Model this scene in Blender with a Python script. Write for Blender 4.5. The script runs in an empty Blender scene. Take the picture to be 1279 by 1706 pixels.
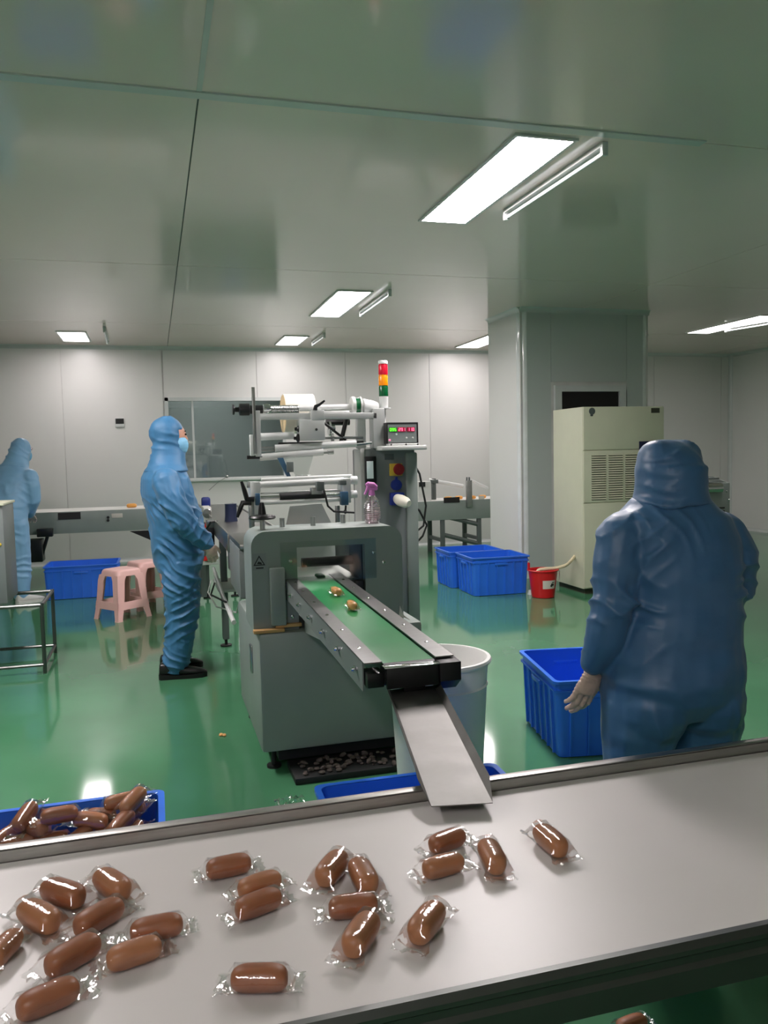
import bpy, bmesh, math, random
from mathutils import Vector, Matrix, Euler, noise
random.seed(7)
S = bpy.context.scene
COL = S.collection
PI = math.pi
# ------------------------------------------------------------------ camera
YAW, PITCH, ROLL, FPX, EYE = 0.275567, 0.0728693, -0.0224737, 1346.67, 1.5
cy_, sy_, cp_, sp_, cr_, sr_ = math.cos(YAW), math.sin(YAW), math.cos(PITCH), math.sin(PITCH), math.cos(ROLL), math.sin(ROLL)
M = (Matrix(((cr_, -sr_, 0), (sr_, cr_, 0), (0, 0, 1))) @ Matrix(((1, 0, 0), (0, cp_, -sp_), (0, sp_, cp_)))
     @ Matrix(((1, 0, 0), (0, 0, -1), (0, 1, 0))) @ Matrix(((cy_, -sy_, 0), (sy_, cy_, 0), (0, 0, 1))))
cam_d = bpy.data.cameras.new('camera'); cam = bpy.data.objects.new('camera', cam_d); COL.objects.link(cam)
cam.matrix_world = Matrix.Translation((0, 0, EYE)) @ Matrix((M[0], -M[1], -M[2])).transposed().to_4x4()
cam_d.sensor_fit = 'VERTICAL'; cam_d.sensor_height = 24.0; cam_d.lens = FPX / 1706 * 24.0
cam_d.clip_start = 0.05; cam_d.clip_end = 60
S.camera = cam
# ------------------------------------------------------------------ world, exposure, lamp strengths
W = bpy.data.worlds.new('world'); S.world = W; W.use_nodes = True
W.node_tree.nodes['Background'].inputs[0].default_value = (.6, .65, .65, 1)
W.node_tree.nodes['Background'].inputs[1].default_value = 0.05
S.view_settings.view_transform = 'Standard'; S.view_settings.look = 'None'
S.view_settings.gamma = 1; S.view_settings.use_curve_mapping = False
S.view_settings.exposure = 0.0
PANEL = 72.0          # radiance of the ceiling light diffusers
CZ = 3.12             # ceiling height
YB = 12.35            # back wall

def P(x, y, X=None, Y=None, Z=None):
    d = M.transposed() @ Vector(((x - 639.5) / FPX, (y - 853) / FPX, 1))
    t = X / d.x if X is not None else Y / d.y if Y is not None else (Z - EYE) / d.z
    return Vector((0, 0, EYE)) + d * t

# ------------------------------------------------------------------ materials
def lin(r, g, b):
    f = lambda c: (c / 255 / 12.92) if c <= 10 else ((c / 255 + .055) / 1.055) ** 2.4
    return (f(r), f(g), f(b), 1)
MATS = {}
def mat(name, rgb, rough=.5, metal=0, spec=.5, var=.06, vscale=6, bump=0, bscale=30, coat=0, emit=0, stretch=None, sheen=0, ridge=0, rvar=0, trans=0, alpha=1):
    m = bpy.data.materials.new(name); m.use_nodes = True; nt = m.node_tree; b = nt.nodes['Principled BSDF']
    N, L = nt.nodes.new, nt.links.new
    c = lin(*rgb)
    tc = N('ShaderNodeTexCoord'); mp = N('ShaderNodeMapping'); L(tc.outputs['Object'], mp.inputs[0])
    if stretch: mp.inputs['Scale'].default_value = stretch
    nz = N('ShaderNodeTexNoise'); nz.inputs['Scale'].default_value = vscale; nz.inputs['Detail'].default_value = 4
    L(mp.outputs[0], nz.inputs['Vector'])
    rp = N('ShaderNodeValToRGB'); rp.color_ramp.elements[0].position = .3; rp.color_ramp.elements[1].position = .7
    rp.color_ramp.elements[0].color = tuple(v * (1 - var) for v in c[:3]) + (1,)
    rp.color_ramp.elements[1].color = tuple(min(1, v * (1 + var)) for v in c[:3]) + (1,)
    L(nz.outputs['Fac'], rp.inputs[0]); L(rp.outputs[0], b.inputs['Base Color'])
    b.inputs['Roughness'].default_value = rough; b.inputs['Metallic'].default_value = metal
    b.inputs['Specular IOR Level'].default_value = spec
    if rvar:
        mr = N('ShaderNodeMapRange'); mr.inputs['To Min'].default_value = max(.02, rough - rvar); mr.inputs['To Max'].default_value = rough + rvar
        L(nz.outputs['Fac'], mr.inputs[0]); L(mr.outputs[0], b.inputs['Roughness'])
    if coat: b.inputs['Coat Weight'].default_value = coat; b.inputs['Coat Roughness'].default_value = .05
    if sheen: b.inputs['Sheen Weight'].default_value = sheen
    if trans: b.inputs['Transmission Weight'].default_value = trans
    if alpha < 1: b.inputs['Alpha'].default_value = alpha
    if bump:
        n2 = N('ShaderNodeTexNoise'); n2.inputs['Scale'].default_value = bscale; n2.inputs['Detail'].default_value = 3
        L(mp.outputs[0], n2.inputs['Vector'])
        bp = N('ShaderNodeBump'); bp.inputs['Strength'].default_value = bump; bp.inputs['Distance'].default_value = .01
        L(n2.outputs['Fac'], bp.inputs['Height']); L(bp.outputs[0], b.inputs['Normal'])
    if ridge:
        n3 = N('ShaderNodeTexNoise'); n3.noise_type = 'RIDGED_MULTIFRACTAL'; n3.inputs['Scale'].default_value = 4.5; n3.inputs['Detail'].default_value = 2.5
        n3.inputs['Distortion'].default_value = .5; n3.normalize = True
        m3 = N('ShaderNodeMapping'); m3.inputs['Scale'].default_value = (1, 1.1, 1.9); m3.inputs['Rotation'].default_value = (.5, .3, 0)
        L(tc.outputs['Object'], m3.inputs[0]); L(m3.outputs[0], n3.inputs['Vector'])
        b3 = N('ShaderNodeBump'); b3.inputs['Strength'].default_value = ridge; b3.inputs['Distance'].default_value = .03
        L(n3.outputs['Fac'], b3.inputs['Height'])
        if b.inputs['Normal'].is_linked: L(b.inputs['Normal'].links[0].from_socket, b3.inputs['Normal'])
        L(b3.outputs[0], b.inputs['Normal'])
    if emit:
        b.inputs['Emission Color'].default_value = c; b.inputs['Emission Strength'].default_value = emit
    MATS[name] = m
    return m
def film_mat(name, tint=(1, 1, 1), gloss=.1, bump=.5, bscale=60, rough=.06, edge=.5):
    # clear plastic film: mostly transparent, glossy by Fresnel
    m = bpy.data.materials.new(name); m.use_nodes = True; nt = m.node_tree; nt.nodes.clear()
    N, L = nt.nodes.new, nt.links.new
    out = N('ShaderNodeOutputMaterial'); mx = N('ShaderNodeMixShader'); tr = N('ShaderNodeBsdfTransparent'); gl = N('ShaderNodeBsdfGlossy')
    tr.inputs[0].default_value = (*tint, 1); gl.inputs['Roughness'].default_value = rough; gl.inputs[0].default_value = (1, 1, 1, 1)
    lw = N('ShaderNodeLayerWeight'); lw.inputs[0].default_value = .25
    mr = N('ShaderNodeMapRange'); mr.inputs['To Min'].default_value = gloss; mr.inputs['To Max'].default_value = edge
    tc = N('ShaderNodeTexCoord'); nz = N('ShaderNodeTexNoise'); nz.inputs['Scale'].default_value = bscale; nz.inputs['Detail'].default_value = 3
    bp = N('ShaderNodeBump'); bp.inputs['Strength'].default_value = bump; bp.inputs['Distance'].default_value = .01
    L(tc.outputs['Object'], nz.inputs[0]); L(nz.outputs['Fac'], bp.inputs['Height']); L(bp.outputs[0], gl.inputs['Normal'])
    L(lw.outputs['Fresnel'], mr.inputs[0]); L(mr.outputs[0], mx.inputs[0]); L(tr.outputs[0], mx.inputs[1]); L(gl.outputs[0], mx.inputs[2])
    L(mx.outputs[0], out.inputs[0]); MATS[name] = m
    return m

mat('floor_epoxy', (74, 130, 94), .085, var=.10, vscale=1.3, bump=.025, bscale=2.2, spec=.55, rvar=.035)
mat('ceiling_panel', (242, 224, 217), .11, var=.02, vscale=.8, bump=.012, bscale=1.5, spec=.8, rvar=.04)
mat('wall_panel', (222, 222, 219), .3, var=.02, vscale=.8, bump=.01, bscale=2, spec=.5)
mat('shaded_panel', (190, 198, 195), .28, var=.02, vscale=.8, spec=.5)  # darker wall panel: shade on the column's front is put into the colour
mat('aluminium_trim', (205, 210, 208), .22, var=.03, spec=.7)
mat('joint', (120, 125, 124), .6); mat('joint_light', (206, 206, 203), .5); mat('trim_gloss', (226, 230, 229), .1, spec=.8)
mat('darkened_steel', (104, 106, 104), .33, metal=.9, var=.08)  # steel darkened: the near rail's dark reflections are in the colour
mat('rail_steel', (138, 138, 136), .32, metal=1, var=.08, stretch=(1, 12, 12), vscale=14)  # darker than brushed steel: dark reflections on the belt rails painted in
mat('bread_gold', (216, 164, 98), .42, var=.12, vscale=22)
mat('satin_roller', (222, 224, 222), .3, metal=.35)
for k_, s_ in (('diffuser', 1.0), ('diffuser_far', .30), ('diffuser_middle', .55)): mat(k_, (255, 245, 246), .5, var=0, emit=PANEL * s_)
mat('white_metal', (215, 218, 216), .35)
mat('tube_glass', (225, 232, 235), .12, spec=.8)
mat('grey_paint', (134, 144, 139), .38, var=.03, vscale=8, bump=.02, bscale=120)
mat('light_paint', (205, 207, 203), .4, var=.04)
mat('dark_grey_paint', (88, 96, 94), .4, var=.05)
mat('tower_grey', (120, 126, 126), .4, var=.04)
mat('steel', (170, 172, 170), .3, metal=1, var=.08, vscale=14, rvar=.05)
mat('brushed_steel', (168, 166, 162), .34, metal=1, var=.08, stretch=(1, 12, 12), vscale=14, rvar=.08)
mat('chute_steel', (128, 127, 124), .55, metal=1, var=.13, vscale=16, bump=.06, bscale=22, rvar=.10)
mat('chrome', (215, 218, 218), .12, metal=1, var=.02)
mat('aluminium', (205, 208, 206), .36, metal=.6, var=.04)
mat('black_plastic', (18, 18, 20), .35, var=.1)
mat('black_rubber', (20, 22, 22), .55, var=.15)
mat('dark_void', (26, 22, 24), .5)
mat('belt_green', (38, 130, 74), .28, var=.06, vscale=12, spec=.5)
mat('belt_white', (200, 196, 193), .36, var=.02, vscale=5, spec=.4)
mat('conveyor_white', (232, 232, 228), .4, var=.02)
mat('crate_blue', (44, 112, 226), .34, var=.06, vscale=5, bump=.02, bscale=60)
mat('stool_pink', (240, 192, 186), .38, var=.03)
mat('bucket_red', (206, 26, 34), .33, var=.06)
mat('barrel_white', (238, 238, 235), .4, var=.02)
mat('label_paper', (212, 206, 196), .6, var=.03)
mat('ac_beige', (204, 206, 182), .42, var=.02)
mat('ac_dark', (60, 62, 50), .6)
mat('hose', (226, 212, 178), .4)
mat('fabric_blue', (58, 114, 156), .54, var=.05, vscale=9, bump=.16, bscale=22, spec=.42, sheen=.1, ridge=.5)
mat('fabric_navy', (58, 102, 144), .45, var=.05, vscale=9, bump=.16, bscale=22, spec=.6, sheen=.1, ridge=.5)
mat('fabric_pale', (128, 176, 214), .45, var=.04, vscale=9, bump=.10, bscale=26, spec=.5, sheen=.2, ridge=.4)
mat('mask_blue', (120, 180, 214), .6)
mat('skin', (196, 146, 122), .5, var=.05)
mat('glove', (214, 188, 174), .3, var=.14, vscale=40, bump=.3, bscale=60, spec=.6)
mat('eye', (28, 22, 20), .15)
mat('shoe_black', (22, 21, 22), .4, var=.2, vscale=30, bump=.1, bscale=80)
mat('shoe_sole', (16, 16, 17), .6)
mat('shoe_white', (214, 214, 210), .55)
mat('bread', (158, 97, 64), .42, var=.14, vscale=22, bump=.05, bscale=90, spec=.45)
mat('bread_pale', (178, 118, 80), .42, var=.12, vscale=22, bump=.05, bscale=90, spec=.45)
mat('bread_far', (236, 168, 84), .5, var=.06)
mat('film_roll', (226, 220, 206), .35, var=.02)
mat('film_core', (222, 196, 150), .6)
mat('lamp_red', (200, 22, 50), .25, var=.02, emit=.12)
mat('lamp_amber', (240, 140, 12), .25, var=.02, emit=.2)
mat('lamp_green', (4, 84, 44), .25, var=.02, emit=.05)
mat('yellow', (206, 178, 56), .5)
mat('red_knob', (128, 20, 26), .4)
mat('blue_plastic', (22, 44, 130), .4)
mat('navy_plastic', (30, 38, 66), .4)
mat('blue_block', (54, 90, 118), .4)
mat('cream_plug', (226, 224, 208), .4)
mat('panel_face', (128, 136, 134), .45)
mat('screen', (200, 214, 212), .2, emit=.15)
mat('led_green', (120, 255, 70), .4, var=0, emit=1.3)
mat('led_red', (255, 120, 160), .4, var=0, emit=1.2)
mat('led_back_green', (24, 84, 20), .4)
mat('led_back_red', (150, 8, 50), .4, emit=.3)
mat('ink', (28, 30, 30), .6)
mat('wood', (190, 150, 96), .6, var=.12, stretch=(1, 8, 8))
mat('pump_pink', (214, 128, 200), .35)
mat('red_plastic', (226, 40, 34), .4)
mat('debris', (84, 74, 68), .7, var=.5, vscale=40)
film_mat('wrap_film', gloss=.06, bump=.16, bscale=45, edge=.6, rough=.09)
film_mat('bottle_clear', tint=(.97, .88, .91), gloss=.32, bump=.0, edge=.7)
film_mat('guard_clear', tint=(.86, .90, .88), gloss=.04, bump=0, edge=.4)
film_mat('film_web', tint=(.9, .92, .92), gloss=.15, bump=.25, bscale=20, edge=.6, rough=.15)
film_mat('window_glass', tint=(.80, .86, .86), gloss=.12, bump=0, edge=.7, rough=.03)

# ------------------------------------------------------------------ mesh helpers
class G:
    def __init__(s, org=(0, 0, 0)):
        s.bm = bmesh.new(); s.org = Vector(org)
    def _new(s, verts, M4): 
        for v in verts: v.co = M4 @ v.co
    def box(s, a, b, bevel=0, rot=None, seg=2):
        a, b = Vector(a), Vector(b); c = (a + b) / 2; d = b - a
        r = bmesh.ops.create_cube(s.bm, size=1); vs = r['verts']
        for v in vs: v.co = Vector((v.co.x * d.x, v.co.y * d.y, v.co.z * d.z))
        if bevel:
            es = list({e for v in vs for e in v.link_edges})
            rb = bmesh.ops.bevel(s.bm, geom=es, offset=bevel, segments=seg, affect='EDGES', profile=.5)
            vs = list({v for f in rb['faces'] for v in f.verts} | {v for v in vs if v.is_valid})
        R = Matrix.Translation(c) @ (rot.to_matrix().to_4x4() if rot else Matrix())
        s._new(vs, R); return s
    def cyl(s, p0, p1, r0, r1=None, seg=16, caps=True):
        p0, p1 = Vector(p0), Vector(p1); r1 = r0 if r1 is None else r1
        return s.sweep([p0, p1], [r0, r1], seg, caps)
    def sweep(s, pts, rad, seg=10, caps=True, sq=(1, 1), up=None):
        pts = [Vector(p) for p in pts]; n = len(pts)
        if not hasattr(rad, '__len__'): rad = [rad] * n
        rings = []; ref = Vector(up) if up else None
        for i, p in enumerate(pts):
            t = (pts[min(i + 1, n - 1)] - pts[max(i - 1, 0)]).normalized()
            if ref is None:
                ref = Vector((0, 0, 1)) if abs(t.z) < .9 else Vector((0, 1, 0))
            u = (ref - t * ref.dot(t)).normalized(); w = t.cross(u)
            if up is None: ref = u
            rings.append([s.bm.verts.new(p + (u * math.cos(2 * PI * k / seg) * sq[0] + w * math.sin(2 * PI * k / seg) * sq[1]) * rad[i]) for k in range(seg)])
        s._skin(rings, caps); return s
    def _skin(s, rings, caps=True, closed=True):
        n = len(rings[0])
        for a, b in zip(rings, rings[1:]):
            for k in range(n if closed else n - 1):
                try: s.bm.faces.new((a[k], a[(k + 1) % n], b[(k + 1) % n], b[k]))
                except ValueError: pass
        if caps:
            for r in (rings[0][::-1], rings[-1]):
                try: s.bm.faces.new(r)
                except ValueError: pass
    def loft(s, rings, caps=True, closed=True):
        s._skin([[s.bm.verts.new(Vector(p)) for p in r] for r in rings], caps, closed); return s
    def lathe(s, prof, c=(0, 0, 0), seg=28, axis='Z', caps=False):
        c = Vector(c); R = []
        for r, z in prof:
            ring = []
            for k in range(seg):
                a = 2 * PI * k / seg; p = Vector((r * math.cos(a), r * math.sin(a), z))
                if axis == 'X': p = Vector((z, p.x, p.y))
                if axis == 'Y': p = Vector((p.x, z, p.y))
                ring.append(c + p)
            R.append(ring)
        return s.loft(R, caps)
    def prism(s, poly, lo, hi, axis='Y', bevel=0):
        def q(p, t): return {'Y': (p[0], t, p[1]), 'X': (t, p[0], p[1]), 'Z': (p[0], p[1], t)}[axis]
        A = [s.bm.verts.new(Vector(q(p, lo))) for p in poly]; B = [s.bm.verts.new(Vector(q(p, hi))) for p in poly]
        fs = [s.bm.faces.new(A[::-1]), s.bm.faces.new(B)]
        n = len(poly)
        for k in range(n): s.bm.faces.new((A[k], A[(k + 1) % n], B[(k + 1) % n], B[k]))
        if bevel:
            es = list({e for f in fs for e in f.edges})
            bmesh.ops.bevel(s.bm, geom=es, offset=bevel, segments=2, affect='EDGES', profile=.5)
        return s
    def ball(s, c, r, seg=14, rot=None):
        r = Vector(r) if hasattr(r, '__len__') else Vector((r, r, r))
        q = bmesh.ops.create_uvsphere(s.bm, u_segments=seg, v_segments=max(6, seg // 2 + 1), radius=1)
        R = Matrix.Translation(Vector(c)) @ (rot.to_matrix().to_4x4() if rot else Matrix()) @ Matrix.Diagonal((*r, 1))
        s._new(q['verts'], R); return s
    def quad(s, *p):
        s.bm.faces.new([s.bm.verts.new(Vector(v)) for v in p]); return s
    def mesh(s, name, m, smooth=35):
        bm = s.bm; bm.normal_update()
        try: bmesh.ops.recalc_face_normals(bm, faces=bm.faces)
        except Exception: pass
        if s.org.length: bmesh.ops.translate(bm, verts=bm.verts, vec=-s.org)
        if smooth:
            a = math.radians(smooth)
            for f in bm.faces: f.smooth = True
            for e in bm.edges:
                e.smooth = len(e.link_faces) == 2 and e.calc_face_angle(0) < a
        me = bpy.data.meshes.new(name); bm.to_mesh(me); bm.free()
        me.materials.append(MATS[m]); return me
    def build(s, name, m, parent=None, smooth=35, **props):
        return link(name, s.mesh(name, m, smooth), parent, **props)
def link(name, me, parent=None, **props):
    o = bpy.data.objects.new(name, me); COL.objects.link(o)
    if parent is not None: o.parent = parent
    for k, v in props.items(): o[k] = v
    return o
def thing(name, label, cat, loc=(0, 0, 0), rz=0, group=None):
    o = bpy.data.objects.new(name, None); COL.objects.link(o); o.location = loc; o.rotation_euler = (0, 0, rz)
    o.empty_display_size = .1; o['label'] = label; o['category'] = cat
    if group: o['group'] = group
    return o
def tag(o, label, cat, group=None):
    o['label'] = label; o['category'] = cat
    if group: o['group'] = group
    return o
def kids(o): return [c for c in COL.objects if c.parent is o]
def copy_tree(o, parent=None, ch=None):
    c = o.copy(); COL.objects.link(c)
    if parent is not None: c.parent = parent
    for k in (kids(o) if ch is None else ch): copy_tree(k, c, None if ch is None else [])
    return c
def struct(o): o['kind'] = 'structure'; return o
def rrect(hx, hy, r, n=5, cx=0, cy=0):
    out = []
    for qx, qy, a0 in ((1, 1, 0), (-1, 1, PI / 2), (-1, -1, PI), (1, -1, 3 * PI / 2)):
        for k in range(n + 1):
            a = a0 + PI / 2 * k / n; out.append((cx + qx * (hx - r) + r * math.cos(a), cy + qy * (hy - r) + r * math.sin(a)))
    return out

# ================================================================== THE ROOM
XL, XR, YF = -5.4, 10.0, -2.6
struct(G().box((XL - .2, YF - .2, -.1), (XR + .2, YB + .2, 0)).build('floor', 'floor_epoxy'))
ceil = struct(G().box((XL - .2, YF - .2, CZ + .012), (XR + .2, YB + .2, CZ + .1)).build('ceiling', 'joint'))
ys = [YF, .48, 3.82, 7.17, 10.27, YB]; xs = [XL, -4.3, .262, 4.85, 9.4, XR]
for i in range(5):
    for j in range(5):
        G().box((xs[i] + .004, ys[j] + .004, CZ), (xs[i + 1] - .004, ys[j + 1] - .004, CZ + .014)).build('panel', 'ceiling_panel', ceil)
G().box((XL, 3.785, CZ - .008), (2.9, 3.85, CZ)).build('joint_strip', 'aluminium_trim', ceil)
G().box((.25, YF, CZ - .003), (.274, 3.795, CZ)).build('joint_strip', 'aluminium_trim', ceil)
# back wall with the window opening
WX0, WX1, WZ0, WZ1 = .19, 1.96, 1.19, 2.38
wb = struct(G().box((XL, YB + .012, 0), (WX0, YB + .1, CZ)).box((WX1, YB + .012, 0), (XR, YB + .1, CZ))
            .box((WX0, YB + .012, 0), (WX1, YB + .1, WZ0)).box((WX0, YB + .012, WZ1), (WX1, YB + .1, CZ)).build('wall_back', 'joint_light'))
x = -5.33
while x < XR:
    a, b = max(x, XL) + .003, min(x + 1.375, XR) - .003
    for lo, hi in ((a, min(b, WX0)), (max(a, WX1), b)):
        if hi - lo > .02: G().box((lo, YB, 0), (hi, YB + .014, CZ)).build('panel', 'wall_panel', wb)
    lo, hi = max(a, WX0), min(b, WX1)
    if hi - lo > .02:
        G().box((lo, YB, 0), (hi, YB + .014, WZ0)).build('panel', 'wall_panel', wb)
        G().box((lo, YB, WZ1), (hi, YB + .014, CZ)).build('panel', 'wall_panel', wb)
    x += 1.375
def side_wall(name, x0, x1, face):
    w = struct(G().box((x0, YF, 0), (x1, YB, CZ)).build(name, 'joint_light'))
    y = YB
    while y > YF:
        G().box((face[0], max(y - 1.375, YF) + .003, 0), (face[1], y - .003, CZ)).build('panel', 'wall_panel', w); y -= 1.375
side_wall('wall_right', XR + .012, XR + .1, (XR, XR + .013))
side_wall('wall_left', XL - .1, XL - .012, (XL - .013, XL))
struct(G().box((XL, YF - .1, 0), (XR, YF, CZ)).build('wall_front', 'wall_panel'))
def cove(name, pts, into):
    # quarter-round aluminium cove strip between two points; into = the two wall directions
    a, b = Vector(pts[0]), Vector(pts[1]); u, v = Vector(into[0]), Vector(into[1]); r = .055
    prof = [(0, 0)] + [(r * (1 - math.sin(t)), r * (1 - math.cos(t))) for t in [PI / 2 * k / 6 for k in range(7)]]
    rings = [[p + u * q[0] + v * q[1] for q in prof] for p in (a, b)]
    return struct(G().loft(rings).build(name, 'aluminium_trim', smooth=50))
cove('trim_1', ((XL, YB, CZ), (XR, YB, CZ)), ((0, -1, 0), (0, 0, -1)))
cove('trim_2', ((XR, YF, CZ), (XR, YB, CZ)), ((-1, 0, 0), (0, 0, -1)))
cove('trim_3', ((XR, YB, 0), (XR, YB, CZ)), ((-1, 0, 0), (0, -1, 0)))
cove('baseboard_back', ((XL, YB, 0), (XR, YB, 0)), ((0, -1, 0), (0, 0, 1)))
cove('baseboard_right', ((XR, YF, 0), (XR, YB, 0)), ((-1, 0, 0), (0, 0, 1)))
# boxed column
CX0, CX1, CY0, CY1 = 4.07, 5.76, 8.55, 9.45
cl = struct(G().box((CX0 + .01, CY0 + .01, 0), (CX1 - .01, CY1 - .01, CZ)).build('wall_column', 'joint_light'))
G().box((CX0, CY0 + .06, 0), (CX0 + .012, CY1, CZ)).build('panel', 'wall_panel', cl)
G().box((CX1 - .012, CY0 + .06, 0), (CX1, CY1, CZ)).build('panel', 'shaded_panel', cl)
G().box((CX0 + .06, CY0, 0), (4.46, CY0 + .012, CZ)).build('panel', 'shaded_panel', cl)
G().box((5.46, CY0, 0), (CX1 - .06, CY0 + .012, CZ)).build('panel', 'shaded_panel', cl)
G().box((4.464, CY0, 2.28), (5.456, CY0 + .012, CZ)).build('panel', 'shaded_panel', cl)
for n, x, sx in (('trim_4', CX0, 1), ('trim_5', CX1, -1)):
    pts = [(x + sx * .085, CY0 + .03), (x + sx * .085, CY0 - .004)] + [(x + sx * (.085 - .09 * math.sin(t)), CY0 + .085 - .09 * math.cos(t)) for t in [PI / 2 * k / 10 for k in range(11)]] + [(x + sx * .03, CY0 + .085)]
    struct(G().prism(pts, 0, CZ - .05, 'Z').build(n, 'trim_gloss', smooth=50))
cove('trim_6', ((CX0 - .0, CY0, CZ), (CX1 + .0, CY0, CZ)), ((0, -1, 0), (0, 0, -1)))
cove('trim_7', ((CX0, CY0, CZ), (CX0, CY1, CZ)), ((-1, 0, 0), (0, 0, -1)))
# door in the column's front face
d1 = struct(G().box((4.5, CY0 - .03, 0), (4.585, CY0 + .02, 2.235)).box((5.345, CY0 - .03, 0), (5.43, CY0 + .02, 2.235)).box((4.585, CY0 - .03, 2.165), (5.345, CY0 + .02, 2.235)).build('door_1', 'aluminium_trim'))
G().box((4.59, CY0 - .012, .01), (5.34, CY0 + .006, 1.2)).build('door_leaf', 'shaded_panel', d1)
G().box((4.59, CY0 - .006, 1.2), (5.34, CY0 + .006, 2.162)).build('pane', 'dark_void', d1)
# window in the back wall, a dim corridor behind it
w1 = struct(G().box((WX0, YB - .02, WZ1 - .05), (WX1, YB + .09, WZ1)).box((WX0, YB - .02, WZ0), (WX0 + .05, YB + .09, WZ1)).box((WX1 - .05, YB - .02, WZ0), (WX1, YB + .09, WZ1))
            .box((.57, YB + .02, WZ0), (.6, YB + .07, WZ1)).build('window_1', 'aluminium_trim'))
G().box((WX0 - .02, YB - .07, WZ0 - .05), (WX1 + .02, YB + .09, WZ0), .006).build('window_sill', 'white_metal', w1)
G().box((WX0 + .05, YB + .03, WZ0), (.57, YB + .042, WZ1 - .05)).build('pane', 'window_glass', w1)
G().box((.6, YB + .03, WZ0), (WX1 - .05, YB + .042, WZ1 - .05)).build('pane', 'window_glass', w1)
struct(G().box((WX0 - .6, YB + 1.4, .3), (WX1 + .6, YB + 1.45, CZ)).box((WX0 - .6, YB + .11, .3), (WX0 - .55, YB + 1.4, CZ)).box((WX1 + .55, YB + .11, .3), (WX1 + .6, YB + 1.4, CZ))
       .box((WX0 - .6, YB + .11, .25), (WX1 + .6, YB + 1.45, .3)).box((WX0 - .6, YB + .11, CZ), (WX1 + .6, YB + 1.45, CZ + .05)).build('wall_corridor', 'shaded_panel'))

# ------------------------------------------------------------------ ceiling lights
def ceiling_light(x0, x1, y0, y1, label, m='diffuser'):
    c = Vector(((x0 + x1) / 2, (y0 + y1) / 2, CZ)); t = thing('ceiling_light', label, 'light', c, 0, 'recessed ceiling light panels')
    g = G(c); w = .022
    for a, b in (((x0 - w, y0 - w), (x1 + w, y0)), ((x0 - w, y1), (x1 + w, y1 + w)), ((x0 - w, y0), (x0, y1)), ((x1, y0), (x1 + w, y1))):
        g.box((*a, CZ - .012), (*b, CZ))
    g.build('frame', 'aluminium', t)
    G(c).box((x0, y0, CZ - .009), (x1, y1, CZ - .001)).build('diffuser', m, t)
ceiling_light(1.87, 2.19, 3.93, 5.47, 'largest bright ceiling light panel above the wrapping machine')
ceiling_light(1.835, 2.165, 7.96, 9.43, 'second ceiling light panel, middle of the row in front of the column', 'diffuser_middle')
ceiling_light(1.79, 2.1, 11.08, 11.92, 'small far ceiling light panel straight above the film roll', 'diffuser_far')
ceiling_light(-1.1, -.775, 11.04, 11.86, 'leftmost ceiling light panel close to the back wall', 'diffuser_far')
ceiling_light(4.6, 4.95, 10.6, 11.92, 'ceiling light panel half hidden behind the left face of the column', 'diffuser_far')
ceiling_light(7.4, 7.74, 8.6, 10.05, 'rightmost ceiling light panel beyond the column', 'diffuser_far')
ceiling_light(-1.32, -1.0, 3.85, 5.3, 'ceiling light panel just left of the picture, over the left cabinet')
ceiling_light(-1.32, -1.0, -1.7, -.2, 'ceiling light panel behind the viewer, outside the picture', 'diffuser_middle')
ceiling_light(.6, 1.1, YB + .55, YB + .85, 'light in the corridor behind the window, out of view', 'diffuser_far')
def tube_lamp(p0, p1, label):
    p0, p1 = Vector(p0), Vector(p1); c = (p0 + p1) / 2; c.z = CZ; L = (p1 - p0).length / 2
    t = thing('tube_lamp', label, 'lamp', c, math.atan2(p1.y - p0.y, p1.x - p0.x), 'unlit tube lamps beside the light panels')
    G().prism([(-.016, 0), (-.021, -.028), (.021, -.028), (.016, 0)], -L, L, 'X').build('housing', 'white_metal', t)
    for s in (-1, 1):
        G().box((s * L - .012, -.018, -.072), (s * L + .012, .018, 0), .004).build('end_cap', 'white_metal', t)
    G().cyl((-L + .012, 0, -.056), (L - .012, 0, -.056), .0105, seg=12).build('tube', 'tube_glass', t)
tube_lamp(P(843, 364, Z=3.06), P(1006, 256, Z=3.06), 'unlit tube lamp right of the largest light panel')
tube_lamp(P(601, 526, Z=3.06), P(649, 492, Z=3.06), 'unlit tube lamp right of the second light panel')
tube_lamp(P(521, 575, Z=3.06), P(540, 562, Z=3.06), 'short looking unlit tube lamp beside the small far panel')
tube_lamp(P(179, 572, Z=3.06), P(174, 552, Z=3.06), 'unlit tube lamp beside the leftmost light panel')
tube_lamp(P(1209, 552, Z=3.06), P(1300, 537, Z=3.06), 'unlit tube lamp along the rightmost light panel')
v = thing('ceiling_vent', 'flat slotted vent in the ceiling right of the column', 'vent', (6.5, 10.5, CZ))
G().box((-.45, -.18, -.014), (.45, .18, 0), .004).build('frame', 'white_metal', v)
for k in range(5): G().box((-.4 + .165 * k, -.13, -.02), (-.28 + .165 * k, .13, -.014)).build('slat', 'dark_grey_paint', v)
c = P(199.5, 704, Y=YB - .012)
t = thing('room_meter', 'small black and white meter on the back wall above the left conveyor', 'meter', (c.x, YB, c.z))
G().box((-.065, -.025, -.065), (.065, 0, .065), .008).build('case', 'white_metal', t)
G().box((-.057, -.028, -.018), (.057, -.024, .057)).build('display', 'ink', t)

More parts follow.
